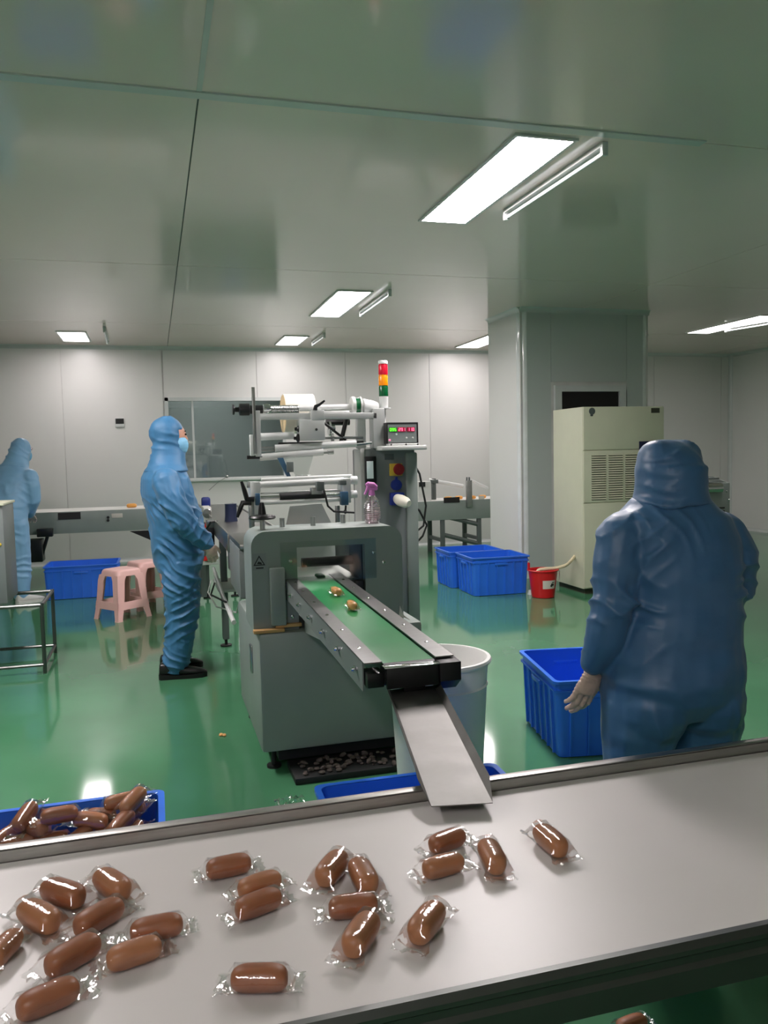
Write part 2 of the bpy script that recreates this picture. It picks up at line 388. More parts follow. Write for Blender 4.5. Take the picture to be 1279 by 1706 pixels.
# ================================================================== HELPERS FOR REPEATED THINGS
def crate(label, L, Wd, H, loc, rz):
    """open plastic crate, L along x, Wd along y"""
    t = thing('plastic_crate', label, 'crate', loc, rz, 'blue plastic crates')
    tp, th = .018, .006
    g = G()
    def ring(hx, hy, z, r=.03): return [(p[0], p[1], z) for p in rrect(hx, hy, r, 4)]
    hx, hy = L / 2, Wd / 2
    g.loft([ring(hx - tp, hy - tp, .004), ring(hx, hy, H), ring(hx - th, hy - th, H), ring(hx - tp - th, hy - tp - th, .012)])
    g.build('shell', 'crate_blue', t, 40)
    g = G(); e = .014
    g.loft([ring(hx - .002, hy - .002, H - .055), ring(hx + e * .6, hy + e * .6, H - .055), ring(hx + e * .6, hy + e * .6, H - .045), ring(hx - .002, hy - .002, H - .045)], False)
    g.loft([ring(hx - .002, hy - .002, H - .012), ring(hx + e, hy + e, H - .012), ring(hx + e, hy + e, H + .002), ring(hx - th, hy - th, H + .002)], False)
    g.build('rim', 'crate_blue', t, 30)
    g = G()
    def side_rib(ax, u, s):
        k0, k1 = tp * .95, tp * .12
        z0, z1 = .01, H - .05
        if ax == 'x': 
            g.loft([[(u - .006, s * (hy - k0), z0), (u + .006, s * (hy - k0), z0), (u + .005, s * (hy - k0 + .013), z0), (u - .005, s * (hy - k0 + .013), z0)],
                    [(u - .006, s * (hy - k1), z1), (u + .006, s * (hy - k1), z1), (u + .005, s * (hy - k1 + .012), z1), (u - .005, s * (hy - k1 + .012), z1)]])
        else:
            g.loft([[(s * (hx - k0), u - .006, z0), (s * (hx - k0), u + .006, z0), (s * (hx - k0 + .013), u + .005, z0), (s * (hx - k0 + .013), u - .005, z0)],
                    [(s * (hx - k1), u - .006, z1), (s * (hx - k1), u + .006, z1), (s * (hx - k1 + .012), u + .005, z1), (s * (hx - k1 + .012), u - .005, z1)]])
    n = max(3, round(L / .1))
    for k in range(n):
        u = (-.5 + (k + .5) / n) * (L - .06)
        for s in (-1, 1): side_rib('x', u, s)
    n = max(3, round(Wd / .1))
    for k in range(n):
        u = (-.5 + (k + .5) / n) * (Wd - .06)
        for s in (-1, 1): side_rib('y', u, s)
    g.build('ribs', 'crate_blue', t, 20)
    for s in (-1, 1):
        G().box((-.07, s * (hy + .002) - .012, H - .085), (.07, s * (hy + .002) + .012, H - .06), .004).build('handle', 'crate_blue', t)
        G().box((s * (hx + .002) - .012, -.07, H - .085), (s * (hx + .002) + .012, .07, H - .06), .004).build('handle', 'crate_blue', t)
    return t

# a bread roll in a clear flow pack: two bakes, two wraps of shared mesh data
def bread_mesh(sd, m):
    rnd = random.Random(sd); L, Wd, H = .045, .021, .0192; g = G(); R = []
    for i in range(15):
        u = -1 + 2 * i / 14; x = L * math.sin(u * PI / 2); k = max(.02, (1 - abs(math.sin(u * PI / 2)) ** 4.2) ** .42)
        ring = []
        for a in range(18):
            th = 2 * PI * a / 18; c, s = math.cos(th), math.sin(th)
            yy = Wd * math.copysign(abs(c) ** .8, c); zz = H * math.copysign(abs(s) ** .8, s)
            if -.75 < s < -.15: yy *= .93       # the waist line above the flat bottom
            w = 1 + .035 * noise.noise(Vector((x * 60, yy * 60 + sd * 7, zz * 60)))
            ring.append((x, yy * k * w, H + zz * (k if zz > 0 else k ** .6) * w))
        R.append(ring)
    return g.loft(R).mesh('bread', m, 60)
def wrap_mesh(sd):
    g = G(); R = []
    xsn = [-.069, -.066, -.061, -.056, -.051, -.046, -.04, -.028, -.014, 0, .014, .028, .04, .046, .051, .056, .061, .066, .069]
    for i, x in enumerate(xsn):
        a = abs(x); ring = []
        k = 1.0 if a < .04 else max(0, 1 - (a - .04) / .016) if a < .056 else 0
        hw = .023 * k + .029 * (1 - k); hh = .0202 * (k ** .7); zc = .0192 * k + .010 * (1 - k)
        for q in range(20):
            th = 2 * PI * q / 20; c, s = math.cos(th), math.sin(th); pw = .85 if k > .5 else 1
            yy = hw * math.copysign(abs(c) ** pw, c); zz = zc + max(hh, .0006) * math.copysign(abs(s) ** pw, s)
            cr = (.0035 if a > .036 else .0012)
            nv = noise.noise(Vector((x * 90 + sd * 5, yy * 110, zz * 60 + sd)))
            zz += cr * nv * (1.6 if a > .055 else 1); yy += cr * .6 * noise.noise(Vector((x * 120, yy * 60 + sd * 3, 5)))
            xx = x + (.0035 if i in (0, 18) else 0) * (1 if q % 2 else -1) * .6
            ring.append((xx, yy, max(zz, .0008)))
        R.append(ring)
    return g.loft(R, False).mesh('wrapper', 'wrap_film', 30)
BREAD = [bread_mesh(1, 'bread'), bread_mesh(2, 'bread_pale'), bread_mesh(3, 'bread_gold')]
WRAP = [wrap_mesh(1), wrap_mesh(2), wrap_mesh(3)]
NB = [0]
def seg_dist(a, b, c, d):
    best = 9
    for i in range(7):
        p = a.lerp(b, i / 6); t_ = max(0, min(1, (p - c).dot(d - c) / max(1e-9, (d - c).length_squared))); best = min(best, (p - c.lerp(d, t_)).length)
    return best
def ends(x, y, z, a, ti, L):
    v_ = Vector((math.cos(a) * math.cos(ti), math.sin(a) * math.cos(ti), math.sin(ti))) * L
    return Vector((x, y, z)) - v_, Vector((x, y, z)) + v_
def wrapped_roll(loc, rot, label, group, var=0, scale=1.0):
    NB[0] += 1
    t = thing('wrapped_bread_roll', label, 'bread roll', loc, 0, group)
    t.rotation_euler = rot; t.scale = (scale,) * 3
    link('bread', BREAD[var], t); link('wrapper', WRAP[NB[0] % 3], t)
    return t
# ================================================================== FLOW WRAPPING MACHINE
MO = Vector((.8, 3.75, 0))
mc = thing('wrapping_machine', 'grey flow wrapping machine with film rollers and green outfeed belt in the centre', 'machine', MO)
def g(): return G(MO)
def bd(gg, name, m, parent=None, smooth=35, **k): return gg.build(name, m, mc if parent is None else parent, smooth, **k)
# base cabinet on a dark plinth
bd(g().box((.434, 3.73, .1), (1.24, 4.68, .672), .02), 'base_cabinet', 'grey_paint')
bd(g().box((.52, 3.80, .035), (1.16, 4.6, .1)), 'plinth', 'black_rubber')
for px_, py_ in ((.5, 3.82), (1.18, 3.82), (.5, 4.6), (1.18, 4.6)):
    bd(g().cyl((px_, py_, 0), (px_, py_, .012), .035).cyl((px_, py_, .01), (px_, py_, .1), .012), 'foot', 'black_rubber')
bd(g().box((.425, 3.99, .42), (.435, 4.05, .56), .004), 'latch', 'steel')
bd(g().prism([(.945, .46), (.985, .46), (.965, .492)], 3.727, 3.731), 'arrow_sticker', 'ink')
# sealing head: an inverted U with rounded shoulders
ox, oz = .635, 1.062
poly = [(.42, .672), (.42, 1.075)] + [(.49 - .07 * math.cos(a), 1.075 + .07 * math.sin(a)) for a in [PI / 2 * k / 6 for k in range(1, 7)]] + \
       [(1.157 - .07 + .07 * math.sin(a), 1.075 + .07 * math.cos(a)) for a in [PI / 2 * k / 6 for k in range(0, 7)]] + [(1.157, .672), (.968, .672), (.968, oz), (ox, oz), (ox, .672)]
bd(g().prism(poly, 3.78, 4.1, 'Y'), 'sealing_head', 'grey_paint', smooth=25)
bd(g().box((.5, 3.745, .70), (.572, 3.782, .975), .008), 'side_cover', 'grey_paint')
bd(g().box((ox - .002, 3.83, .672), (ox + .004, 4.09, oz - .003)), 'cheek_liner', 'black_rubber')
bd(g().box((.963, 3.83, .672), (.97, 4.09, oz - .003)), 'cheek_liner', 'black_rubber')
bd(g().box((ox + .004, 4.38, .672), (.963, 4.385, .84)), 'back_plate', 'dark_grey_paint')
bd(g().cyl((.70, 4.03, .955), (.963, 4.03, .955), .024), 'seal_bar', 'black_rubber')
bd(g().box((ox + .004, 3.86, .878), (.963, 4.4, .884)), 'bridge_plate', 'brushed_steel')
bd(g().box((.735, 3.8, .885), (.775, 3.88, .92), .008), 'guide_finger', 'black_plastic')
for zx in ((ox + .004, .68), (.92, .963)):
    bd(g().box((zx[0], 3.79, .80), (zx[1], 3.95, .885), .005), 'bearing_block', 'black_plastic')
bd(g().box((.555, 3.765, .895), (1.02, 3.77, 1.09)), 'guard_pane', 'guard_clear')
for bx, bz in ((.602, 1.0), (1.01, 1.02), (1.06, .97), (.605, .735), (1.07, .74)):
    bd(g().lathe([(.001, -.008), (.008, -.006), (.009, 0)], (bx, 3.779, bz), 12, 'Y'), 'bolt', 'chrome')
# warning sign: black triangle outline with a hand-like blot
tri = lambda s: [(.456 + s * .032 * math.sin(a), 1.003 + s * .032 * math.cos(a)) for a in (0, 2 * PI / 3, 4 * PI / 3)]
bd(g().prism([(.424, .965), (.49, .965), (.49, 1.045), (.424, 1.045)], 3.7785, 3.7798), 'warning_sticker', 'panel_face')
A, B = tri(1), tri(.72); gg = g()
for k in range(3): gg.prism([A[k], A[(k + 1) % 3], B[(k + 1) % 3], B[k]], 3.7775, 3.7786)
gg.prism([(.445, .995), (.468, .992), (.466, 1.001), (.452, 1.006)], 3.7775, 3.7786).box((.44, 3.7775, .972), (.475, 3.7786, .978))
bd(gg, 'warning_triangle', 'ink')
bd(g().box((.415, 3.735, .672), (.56, 3.775, .688), .003), 'wood_strip', 'wood')
bd(g().box((.52, 3.755, .688), (.645, 3.79, .704), .003), 'wood_strip', 'wood')
bd(g().prism([(1.13, .70), (1.19, .672), (1.155, .70), (1.135, .75)], 3.765, 3.768), 'paper_scrap', 'label_paper')
# studs and the hand wheel on top
for sx_, sy__ in ((.492, 3.9), (.60, 3.98), (.755, 3.98), (.925, 4.05)):
    bd(g().cyl((sx_, sy__, 1.143), (sx_, sy__, 1.19), .013), 'stud', 'steel')
gg = g().lathe([(.012, 1.19), (.06, 1.195), (.066, 1.203), (.06, 1.212), (.02, 1.218), (.016, 1.25), (.01, 1.275), (.001, 1.276)], (.492, 3.9, 0), 20)
hw = bd(gg, 'hand_wheel', 'black_plastic')
# outfeed belt
def seg2(p, q, t): return Vector(p).lerp(Vector(q), t)
b0, b1 = Vector((0, 3.86, .908)), Vector((0, 2.30, .868))
def beltbox(x0, x1, lo, hi, y0=0, y1=1):
    a, b = b0.lerp(b1, y0), b0.lerp(b1, y1)
    return [[(x0, a.y, a.z + lo), (x1, a.y, a.z + lo), (x1, a.y, a.z + hi), (x0, a.y, a.z + hi)], [(x0, b.y, b.z + lo), (x1, b.y, b.z + lo), (x1, b.y, b.z + hi), (x0, b.y, b.z + hi)]]
bd(g().loft(beltbox(.637, .80, -.012, 0)), 'belt', 'belt_green')
bd(g().cyl((.637, 2.305, .836), (.80, 2.305, .836), .033, seg=24), 'belt_drum', 'black_rubber')
bd(g().box((.637, 2.262, .80), (.80, 2.272, .866), .002), 'end_plate', 'black_plastic')
bd(g().box((.63, 2.258, .862), (.805, 2.30, .867), .002), 'nose_strip', 'chrome')
for nm, x0, x1 in (('side_rail', .578, .634), ('side_rail', .803, .862)):
    r_ = bd(g().loft(beltbox(x0, x1, .004, .008)), nm, 'rail_steel')
    o_ = x0 if x0 < .7 else x1 - .004
    bd(g().loft(beltbox(o_, o_ + .004, -.085, .006, 0, .985)), 'side_plate', 'tower_grey' if x0 < .7 else 'black_plastic', parent=r_)
    for t_ in (.17, .3, .46, .62, .78, .94):
        p = b0.lerp(b1, t_); s_ = -1 if x0 < .7 else 1; e_ = x0 if x0 < .7 else x1
        bd(g().cyl((e_, p.y, p.z - .035), (e_ + s_ * .018, p.y, p.z - .035), .006, seg=8).cyl((e_ + s_ * .004, p.y, p.z - .035), (e_ + s_ * .01, p.y, p.z - .035), .011, seg=6), 'bolt', 'chrome', parent=r_)
        p = b0.lerp(b1, t_ - .05)
        bd(g().lathe([(.001, .004), (.006, .002), (.007, 0)], ((x0 + x1) / 2, p.y, p.z + .008), 8), 'rivet', 'chrome', parent=r_)
bd(g().prism([(2.255, .866), (2.42, .875), (2.42, .80), (2.30, .775), (2.255, .81)], .802, .87, 'X', .003), 'end_bracket', 'black_plastic')
bd(g().box((.585, 2.29, .80), (.637, 2.36, .845), .003), 'end_bracket', 'black_plastic')
# belt bed and stay under the belt, tied to the base cabinet
bd(g().loft(beltbox(.645, .79, -.075, -.02, .02, .96)), 'belt_bed', 'dark_grey_paint')
bd(g().prism([(3.74, .66), (3.74, .80), (2.75, .80), (2.75, .785)], .655, .665, 'X').prism([(3.74, .66), (3.74, .80), (2.75, .80), (2.75, .785)], .775, .785, 'X'), 'bracket_arm', 'grey_paint')
# discharge chute
CT = [P(657, 1163, Z=.772), P(733, 1155, Z=.772)]; CB = [P(722, 1347, Z=.728), P(822, 1342, Z=.728)]
CT[0] = Vector((.664, 2.33, .778)); CT[1] = Vector((.806, 2.33, .778))
CB = [Vector((.553, 1.628, .727)), Vector((.687, 1.602, .727))]
up = Vector((0, .05, .998)); nl = Vector((-1, -.15, 0)); th = up * .002
def fl(p, s): return p + up * .022 + nl * (.014 * s)
gg = g()
secs = []
for t_ in (0, .1, .3, .55, .8, 1):
    a, b = CT[0].lerp(CB[0], t_), CT[1].lerp(CB[1], t_); k = min(1, max(.35, 1)); 
    a2, b2 = fl(a, 1), fl(b, -1)
    if t_ == 1: a2 += Vector((.012, .09, .006)); b2 += Vector((.012, .075, .006))
    secs.append([a2, a, b, b2, b2 - th, b - th, a - th, a2 - th])
gg.loft(secs)
ch = bd(gg, 'discharge_chute', 'chute_steel', smooth=20)
bd(g().box((.70, 2.30, .772), (.77, 2.36, .81), .003), 'chute_hanger', 'black_plastic', parent=ch)
# ---- tower, control box and signal lamp
def T(x, y, Y=4.85): return P(x, y, Y=Y)
bd(g().box((1.262, 4.86, 0), (1.585, 5.2, 1.53), .012), 'control_tower', 'tower_grey')
bd(g().box((1.52, 4.845, .05), (1.597, 5.21, 1.5), .01), 'tower_edge', 'grey_paint')
bd(g().box((1.235, 4.88, .67), (1.275, 5.05, 1.53), .004), 'tower_flank', 'light_paint')
bd(g().box((1.16, 4.3, .1), (1.262, 4.9, .672), .01), 'base_extension', 'grey_paint')
bd(g().box((1.33, 4.72, 1.515), (1.62, 5.1, 1.542), .006), 'tray', 'light_paint')
bx = bd(g().box((1.375, 4.76, 1.555), (1.578, 5.0, 1.685), .004), 'control_box', 'black_plastic')
bd(g().box((1.382, 4.757, 1.562), (1.565, 4.763, 1.672)), 'face_plate', 'panel_face', parent=bx)
bd(g().box((1.38, 4.74, 1.545), (1.575, 4.80, 1.556), .004), 'box_sill', 'white_metal', parent=bx)
for k in range(3): bd(g().ball((1.395 + .075 * k + (.02 if k else 0), 4.737, 1.549), .006, 8), 'sill_foot', 'black_plastic', parent=bx)
SEG = {'0': 'abcdef', '1': 'bc', '2': 'abged', '3': 'abgcd', '5': 'afgcd', '9': 'abcdfg'}
def digit(ch_, x, z, w, h, m):
    gg = g(); e = w * .24; y0, y1 = 4.7525, 4.7545
    R_ = {'a': (0, h - e, w, h), 'd': (0, 0, w, e), 'g': (0, h / 2 - e / 2, w, h / 2 + e / 2), 'b': (w - e, h / 2, w, h), 'c': (w - e, 0, w, h / 2), 'f': (0, h / 2, e, h), 'e': (0, 0, e, h / 2)}
    for q in SEG[ch_]:
        r = R_[q]; gg.box((x + r[0], y0, z + r[1]), (x + r[2], y1, z + r[3]))
    bd(gg, 'digit', m, parent=bx)
for txt, x, m, bk in (('095', 1.391, 'led_green', 'led_back_green'), ('291', 1.448, 'led_red', 'led_back_red'), ('110', 1.506, 'led_red', 'led_back_red')):
    bd(g().box((x - .004, 4.7545, 1.628), (x + .047, 4.757, 1.654)), 'display', bk, parent=bx)
    for k, c_ in enumerate(txt): digit(c_, x + .001 + .015 * k, 1.632, .0115, .018, m)
for lx, lz, m in ((1.435, 1.612, 'screen'), (1.392, 1.578, 'led_red'), (1.50, 1.59, 'light_paint'), (1.54, 1.59, 'light_paint')):
    bd(g().lathe([(.001, -.005), (.005, -.004), (.006, 0)], (lx, 4.757, lz), 10, 'Y'), 'button', m, parent=bx)
sl = bd(g().cyl((1.40, 4.9, 1.53), (1.40, 4.9, 1.80), .011), 'signal_lamp', 'white_metal')
bd(g().cyl((1.40, 4.9, 1.776), (1.40, 4.9, 1.782), .042, seg=20).cyl((1.40, 4.9, 1.78), (1.40, 4.9, 1.852), .027, .029, seg=20), 'lamp_base', 'white_metal', parent=sl)
for k, m in enumerate(('lamp_green', 'lamp_amber', 'lamp_red')):
    z = 1.853 + k * .067
    bd(g().lathe([(.001, z), (.0285, z), (.029, z + .004), (.029, z + .058), (.0265, z + .062), (.0265, z + .0665), (.001, z + .0665)], (1.40, 4.9, 0), 24), 'lamp_segment', m, parent=sl)
bd(g().lathe([(.03, 2.054), (.03, 2.068), (.026, 2.074), (.001, 2.075)], (1.40, 4.9, 0), 24), 'lamp_cap', 'white_metal', parent=sl)
# things on the tower face
def onface(x, y): return T(x, y, 4.84)
p, q = onface(609, 811), onface(626, 760)
fr = bd(g().box((p.x, 4.835, p.z), (q.x, 4.862, q.z), .003), 'touch_screen', 'black_plastic')
bd(g().box((p.x + .008, 4.832, p.z + .05), (q.x - .02, 4.836, q.z - .03)), 'screen_glass', 'screen', parent=fr)
p, q = onface(642, 766), onface(657, 756); bd(g().box((p.x, 4.855, p.z), (q.x, 4.862, q.z)), 'name_plate', 'dark_grey_paint')
p, q = onface(650, 793), onface(671, 772)
yp = bd(g().box((p.x, 4.852, p.z), (q.x, 4.862, q.z), .002), 'switch_plate', 'yellow')
p = onface(664, 782)
bd(g().lathe([(.001, -.035), (.03, -.033), (.037, -.02), (.033, -.006), (.02, 0)], (p.x, 4.852, p.z), 20, 'Y'), 'stop_knob', 'red_knob', parent=yp)
p = onface(661, 808)
bd(g().lathe([(.001, -.02), (.034, -.018), (.036, 0)], (p.x, 4.86, p.z), 20, 'Y').box((p.x - .008, 4.845, p.z + .02), (p.x + .008, 4.86, p.z + .05), .003), 'socket_cap', 'blue_plastic')
p, q = onface(650, 842), onface(672, 820)
so = bd(g().box((p.x, 4.82, p.z), (q.x, 4.862, q.z), .006), 'power_socket', 'blue_plastic')
p = onface(663, 833)
bd(g().sweep([(p.x - .01, 4.83, p.z + .01), (p.x, 4.79, p.z), (p.x + .02, 4.74, p.z - .012), (p.x + .032, 4.715, p.z - .018)], [.03, .037, .034, .02], 16), 'plug', 'cream_plug', parent=so)
bd(g().sweep([(1.597, 5.0, 1.47), (1.66, 5.0, 1.36), (1.70, 5.0, 1.15), (1.68, 5.0, 1.02), (1.60, 5.0, .96)], .007, 8), 'power_cable', 'black_rubber')
bd(g().sweep([(1.597, 5.02, 1.17), (1.66, 5.02, 1.12), (1.71, 5.02, 1.02), (1.68, 5.02, .95), (1.597, 5.02, .87)], .007, 8), 'power_cable', 'black_rubber')
# ---- upper film frame
bar_z = 1.728
bd(g().box((1.31, 4.83, 1.53), (1.385, 4.93, 1.775), .004), 'frame_post', 'aluminium')
bd(g().box((1.225, 4.9, 1.53), (1.28, 4.95, 1.72), .004), 'frame_post', 'white_metal')
bd(g().box((.60, 4.83, bar_z - .016), (1.335, 4.87, bar_z + .022), .003), 'frame_bar', 'aluminium')
bd(g().box((.58, 4.79, 1.495), (.613, 4.83, 1.765), .003), 'frame_plate', 'aluminium')
bd(g().box((.566, 4.775, 1.51), (.585, 4.79, 1.90), .002), 'guide_rod', 'steel')
bd(g().box((.55, 4.80, 1.50), (.575, 4.84, 1.625), .003), 'link_plate', 'white_metal')
bd(g().cyl((.53, 4.82, 1.492), (.62, 4.82, 1.492), .011), 'link_pin', 'black_plastic')
# spindle: knob, spring, shaft, brake disc, motor cone
sz = 1.777
bd(g().lathe([(.001, 0), (.03, .001), (.032, .006), (.03, .012), (.014, .016), (.014, .038), (.034, .042), (.036, .05), (.036, .10), (.026, .104), (.026, .18), (.001, .18)], (.462, 4.9, sz), 20, 'X'), 'spindle_knob', 'black_plastic')
bd(g().lathe([(.001, 0), (.026, 0), (.03, .02), (.02, .05), (.012, .052)], (.648, 4.9, sz + .005), 20, 'X'), 'spindle_cone', 'chrome')
hel = [(.69 + .17 * k / 160, 4.9 + .022 * math.cos(2 * PI * k * 18 / 160), sz + .022 * math.sin(2 * PI * k * 18 / 160)) for k in range(161)]
bd(g().sweep(hel, .005, 6), 'spring', 'steel', smooth=60)
bd(g().cyl((.64, 4.9, sz), (1.24, 4.9, sz + .012), .018, seg=18), 'spindle', 'satin_roller')
bd(g().lathe([(.01, 0), (.058, 0), (.06, .006), (.06, .02), (.05, .022), (.05, .05), (.06, .052), (.06, .06), (.01, .06)], (1.19, 4.9, sz + .015), 26, 'X'), 'brake_disc', 'light_paint')
bd(g().lathe([(.051, .022), (.0515, .05)], (1.19, 4.9, sz + .015), 26, 'X'), 'brake_band', 'lamp_green')
bd(g().lathe([(.01, 0), (.048, 0), (.05, .01), (.04, .06), (.028, .095), (.001, .10)], (1.265, 4.9, sz + .012), 24, 'X'), 'motor_cone', 'white_metal')
fr_ = bd(g().lathe([(.04, 0), (.125, 0), (.125, .19), (.04, .19)], (.80, 5.12, 1.76), 36, 'X'), 'film_roll', 'film_roll')
bd(g().lathe([(.03, -.004), (.118, -.003), (.118, 0), (.03, 0)], (.80, 5.12, 1.76), 30, 'X'), 'roll_end', 'film_core', parent=fr_)
bd(g().cyl((.66, 5.12, 1.76), (1.3, 5.12, 1.76), .025), 'roll_shaft', 'steel')
bd(g().box((.845, 4.80, 1.585), (1.0, 4.90, 1.71), .004), 'gear_block', 'aluminium')
cb_ = bd(g().box((.92, 4.80, 1.70), (1.0, 4.88, 1.765), .004), 'clamp_block', 'aluminium')
bd(g().sweep([(.945, 4.81, 1.765), (.95, 4.81, 1.788), (.975, 4.81, 1.80), (1.005, 4.81, 1.822)], [.014, .012, .008, .006], 8), 'clamp_lever', 'black_plastic', parent=cb_)
bd(g().lathe([(.001, -.003), (.007, -.002), (.008, 0)], (.948, 4.80, 1.65), 10, 'Y'), 'bolt', 'black_plastic')
bd(g().cyl((.605, 4.86, 1.612), (.82, 4.86, 1.618), .022, seg=20), 'idle_roller', 'white_metal')
bd(g().lathe([(.01, 0), (.01, .012), (.026, .02), (.028, .03), (.012, .034)], (.815, 4.83, 1.60), 16, 'X'), 'roller_knob', 'black_plastic')
bd(g().lathe([(.01, 0), (.012, .012), (.02, .02), (.02, .026)], (.822, 4.83, 1.655), 14, 'X'), 'roller_knob', 'black_plastic')
bd(g().box((.73, 4.88, 1.56), (1.26, 4.92, 1.578), .003), 'dark_bar', 'black_plastic')
bd(g().cyl((.70, 4.84, 1.542), (1.20, 4.84, 1.562), .0215, seg=20), 'chrome_roller', 'satin_roller')
bd(g().cyl((.615, 4.84, 1.548), (.70, 4.84, 1.548), .006).cyl((.615, 4.84, 1.53), (.70, 4.84, 1.53), .006).cyl((1.2, 4.84, 1.555), (1.30, 4.84, 1.565), .008), 'roller_axle', 'steel')
bd(g().cyl((.605, 4.83, 1.49), (.99, 4.83, 1.515), .021, seg=20), 'film_roller', 'satin_roller')
bd(g().cyl((.99, 4.83, 1.51), (1.055, 4.83, 1.513), .008).cyl((1.02, 4.83, 1.512), (1.055, 4.83, 1.513), .013), 'roller_axle', 'steel')
gg = g()
for a, b, r in (((1.0, 4.9, 1.705), (1.15, 4.9, 1.585), .008), ((1.17, 4.95, 1.72), (1.13, 4.95, 1.57), .014), ((1.05, 5.0, 1.70), (1.2, 5.0, 1.70), .02)): gg.cyl(a, b, r, seg=8)
bd(gg, 'tension_arm', 'black_plastic')
bd(g().lathe([(.008, 0), (.045, 0), (.045, .012), (.02, .014), (.02, .04), (.008, .04)], (1.06, 4.98, 1.66), 20, 'X'), 'tension_hub', 'chrome')
bd(g().lathe([(.006, 0), (.028, 0), (.028, .012), (.006, .012)], (1.06, 4.9, 1.60), 16, 'X').cyl((1.0, 4.9, 1.60), (1.26, 4.9, 1.60), .008), 'tension_shaft', 'steel')
# film web down to the forming box
bd(g().loft([[(.74, 4.82, 1.49), (.93, 4.82, 1.50), (.93, 4.823, 1.50), (.74, 4.823, 1.49)], [(.80, 4.72, 1.38), (.875, 4.72, 1.385), (.875, 4.723, 1.385), (.80, 4.723, 1.38)]]), 'film_web', 'film_web')
bd(g().box((.80, 4.70, 1.372), (.885, 4.74, 1.38), .002), 'forming_edge', 'chrome')
bd(g().prism([(.700, 1.485), (.733, 1.485), (.775, 1.375), (.752, 1.375)], 4.74, 4.76), 'forming_arm', 'blue_block')
bd(g().box((.75, 4.72, 1.40), (.79, 4.745, 1.46), .003), 'forming_bracket', 'dark_grey_paint')
# ---- lower roller unit above the deck
YU = 4.55
def U(x, y): return P(x, y, Y=YU)
def rl(name, x0, y0, x1, y1, r, m, dy=0):
    a, b = P(x0, y0, Y=YU + dy), P(x1, y1, Y=YU + dy); bd(g().cyl(a, b, r, seg=18), name, m)
def pl(name, x0, y0, x1, y1, dep, m, dy=0, bev=.003, parent=None):
    a, b = P(x0, y1, Y=YU + dy), P(x1, y0, Y=YU + dy)
    return bd(g().box((a.x, YU + dy, a.z), (b.x, YU + dy + dep, b.z), bev), name, m, parent=parent)
pl('unit_plate', 419, 803, 433, 870, .14, 'aluminium', -.04)
pl('unit_plate', 571, 797, 584, 838, .14, 'aluminium', -.04)
rl('unit_roller', 433, 808, 572, 801, .019, 'satin_roller')
pl('unit_beam', 426, 815, 584, 824, .02, 'aluminium', .02)
rl('unit_shaft', 432, 829, 575, 825, .011, 'chrome', -.02)
rl('rubber_roller', 466, 828, 541, 824, .022, 'black_rubber', -.02)
rl('unit_shaft', 432, 838, 566, 832, .013, 'satin_roller', -.03)
rl('unit_shaft', 435, 799, 585, 793, .010, 'satin_roller', .08)
pl('slide_block', 426, 822, 433, 842, .05, 'blue_block', -.06)
pl('slide_block', 569, 819, 580, 842, .05, 'blue_block', -.06)
bd(g().cyl(U(576, 842), U(575, 856), .006).ball(U(575, 852), .011, 8), 'slide_screw', 'black_plastic')
pl('axle_nut', 412, 803, 421, 813, .03, 'steel', -.02); pl('axle_nut', 566, 800, 577, 808, .05, 'dark_grey_paint', -.05)
rl('axle_end', 584, 800, 594, 800, .024, 'white_metal')
rl('axle_end', 584, 824, 594, 823, .022, 'white_metal')
sn = pl('sensor', 519, 812, 536, 824, .05, 'steel', -.09); pl('sensor_head', 528, 802, 540, 818, .05, 'dark_grey_paint', -.1, parent=sn)
bd(g().sweep([P(538, 812, Y=YU - .08), P(541, 822, Y=YU - .09), P(546, 843, Y=YU - .09), P(556, 852, Y=YU - .08), P(590, 854, Y=YU - .06)], .006, 8), 'sensor_cable', 'black_rubber', parent=sn)
def lever(pts): bd(g().sweep([P(*p, Y=YU - .06) for p in pts], [.008, .013, .016, .016], 10, up=(0, 1, 0)), 'lever', 'black_plastic')
lever([(402, 802), (407, 817), (411, 831), (423, 832)]); lever([(395, 862), (400, 848), (404, 838), (418, 837)])
pl('unit_post', 416, 836, 423, 880, .03, 'steel', -.05); pl('unit_post', 560, 842, 566, 872, .03, 'steel', .05)
# deck behind the head and wrapper bits seen between the rollers
bd(g().box((.45, 4.62, .97), (1.2, 5.35, 1.0), .004), 'deck', 'brushed_steel')
bd(g().box((.45, 4.69, .672), (1.235, 5.3, .97), .01), 'deck_cabinet', 'tower_grey')
bd(g().box((.60, 4.60, .78), (1.0, 4.615, 1.06), .003), 'back_plate', 'light_paint')
bd(g().loft([[(.72, 4.75, 1.005), (1.05, 4.75, 1.005), (1.05, 4.76, 1.005), (.72, 4.76, 1.005)], [(.76, 4.72, 1.2), (.95, 4.72, 1.21), (.95, 4.73, 1.21), (.76, 4.73, 1.2)]]), 'forming_box', 'aluminium')
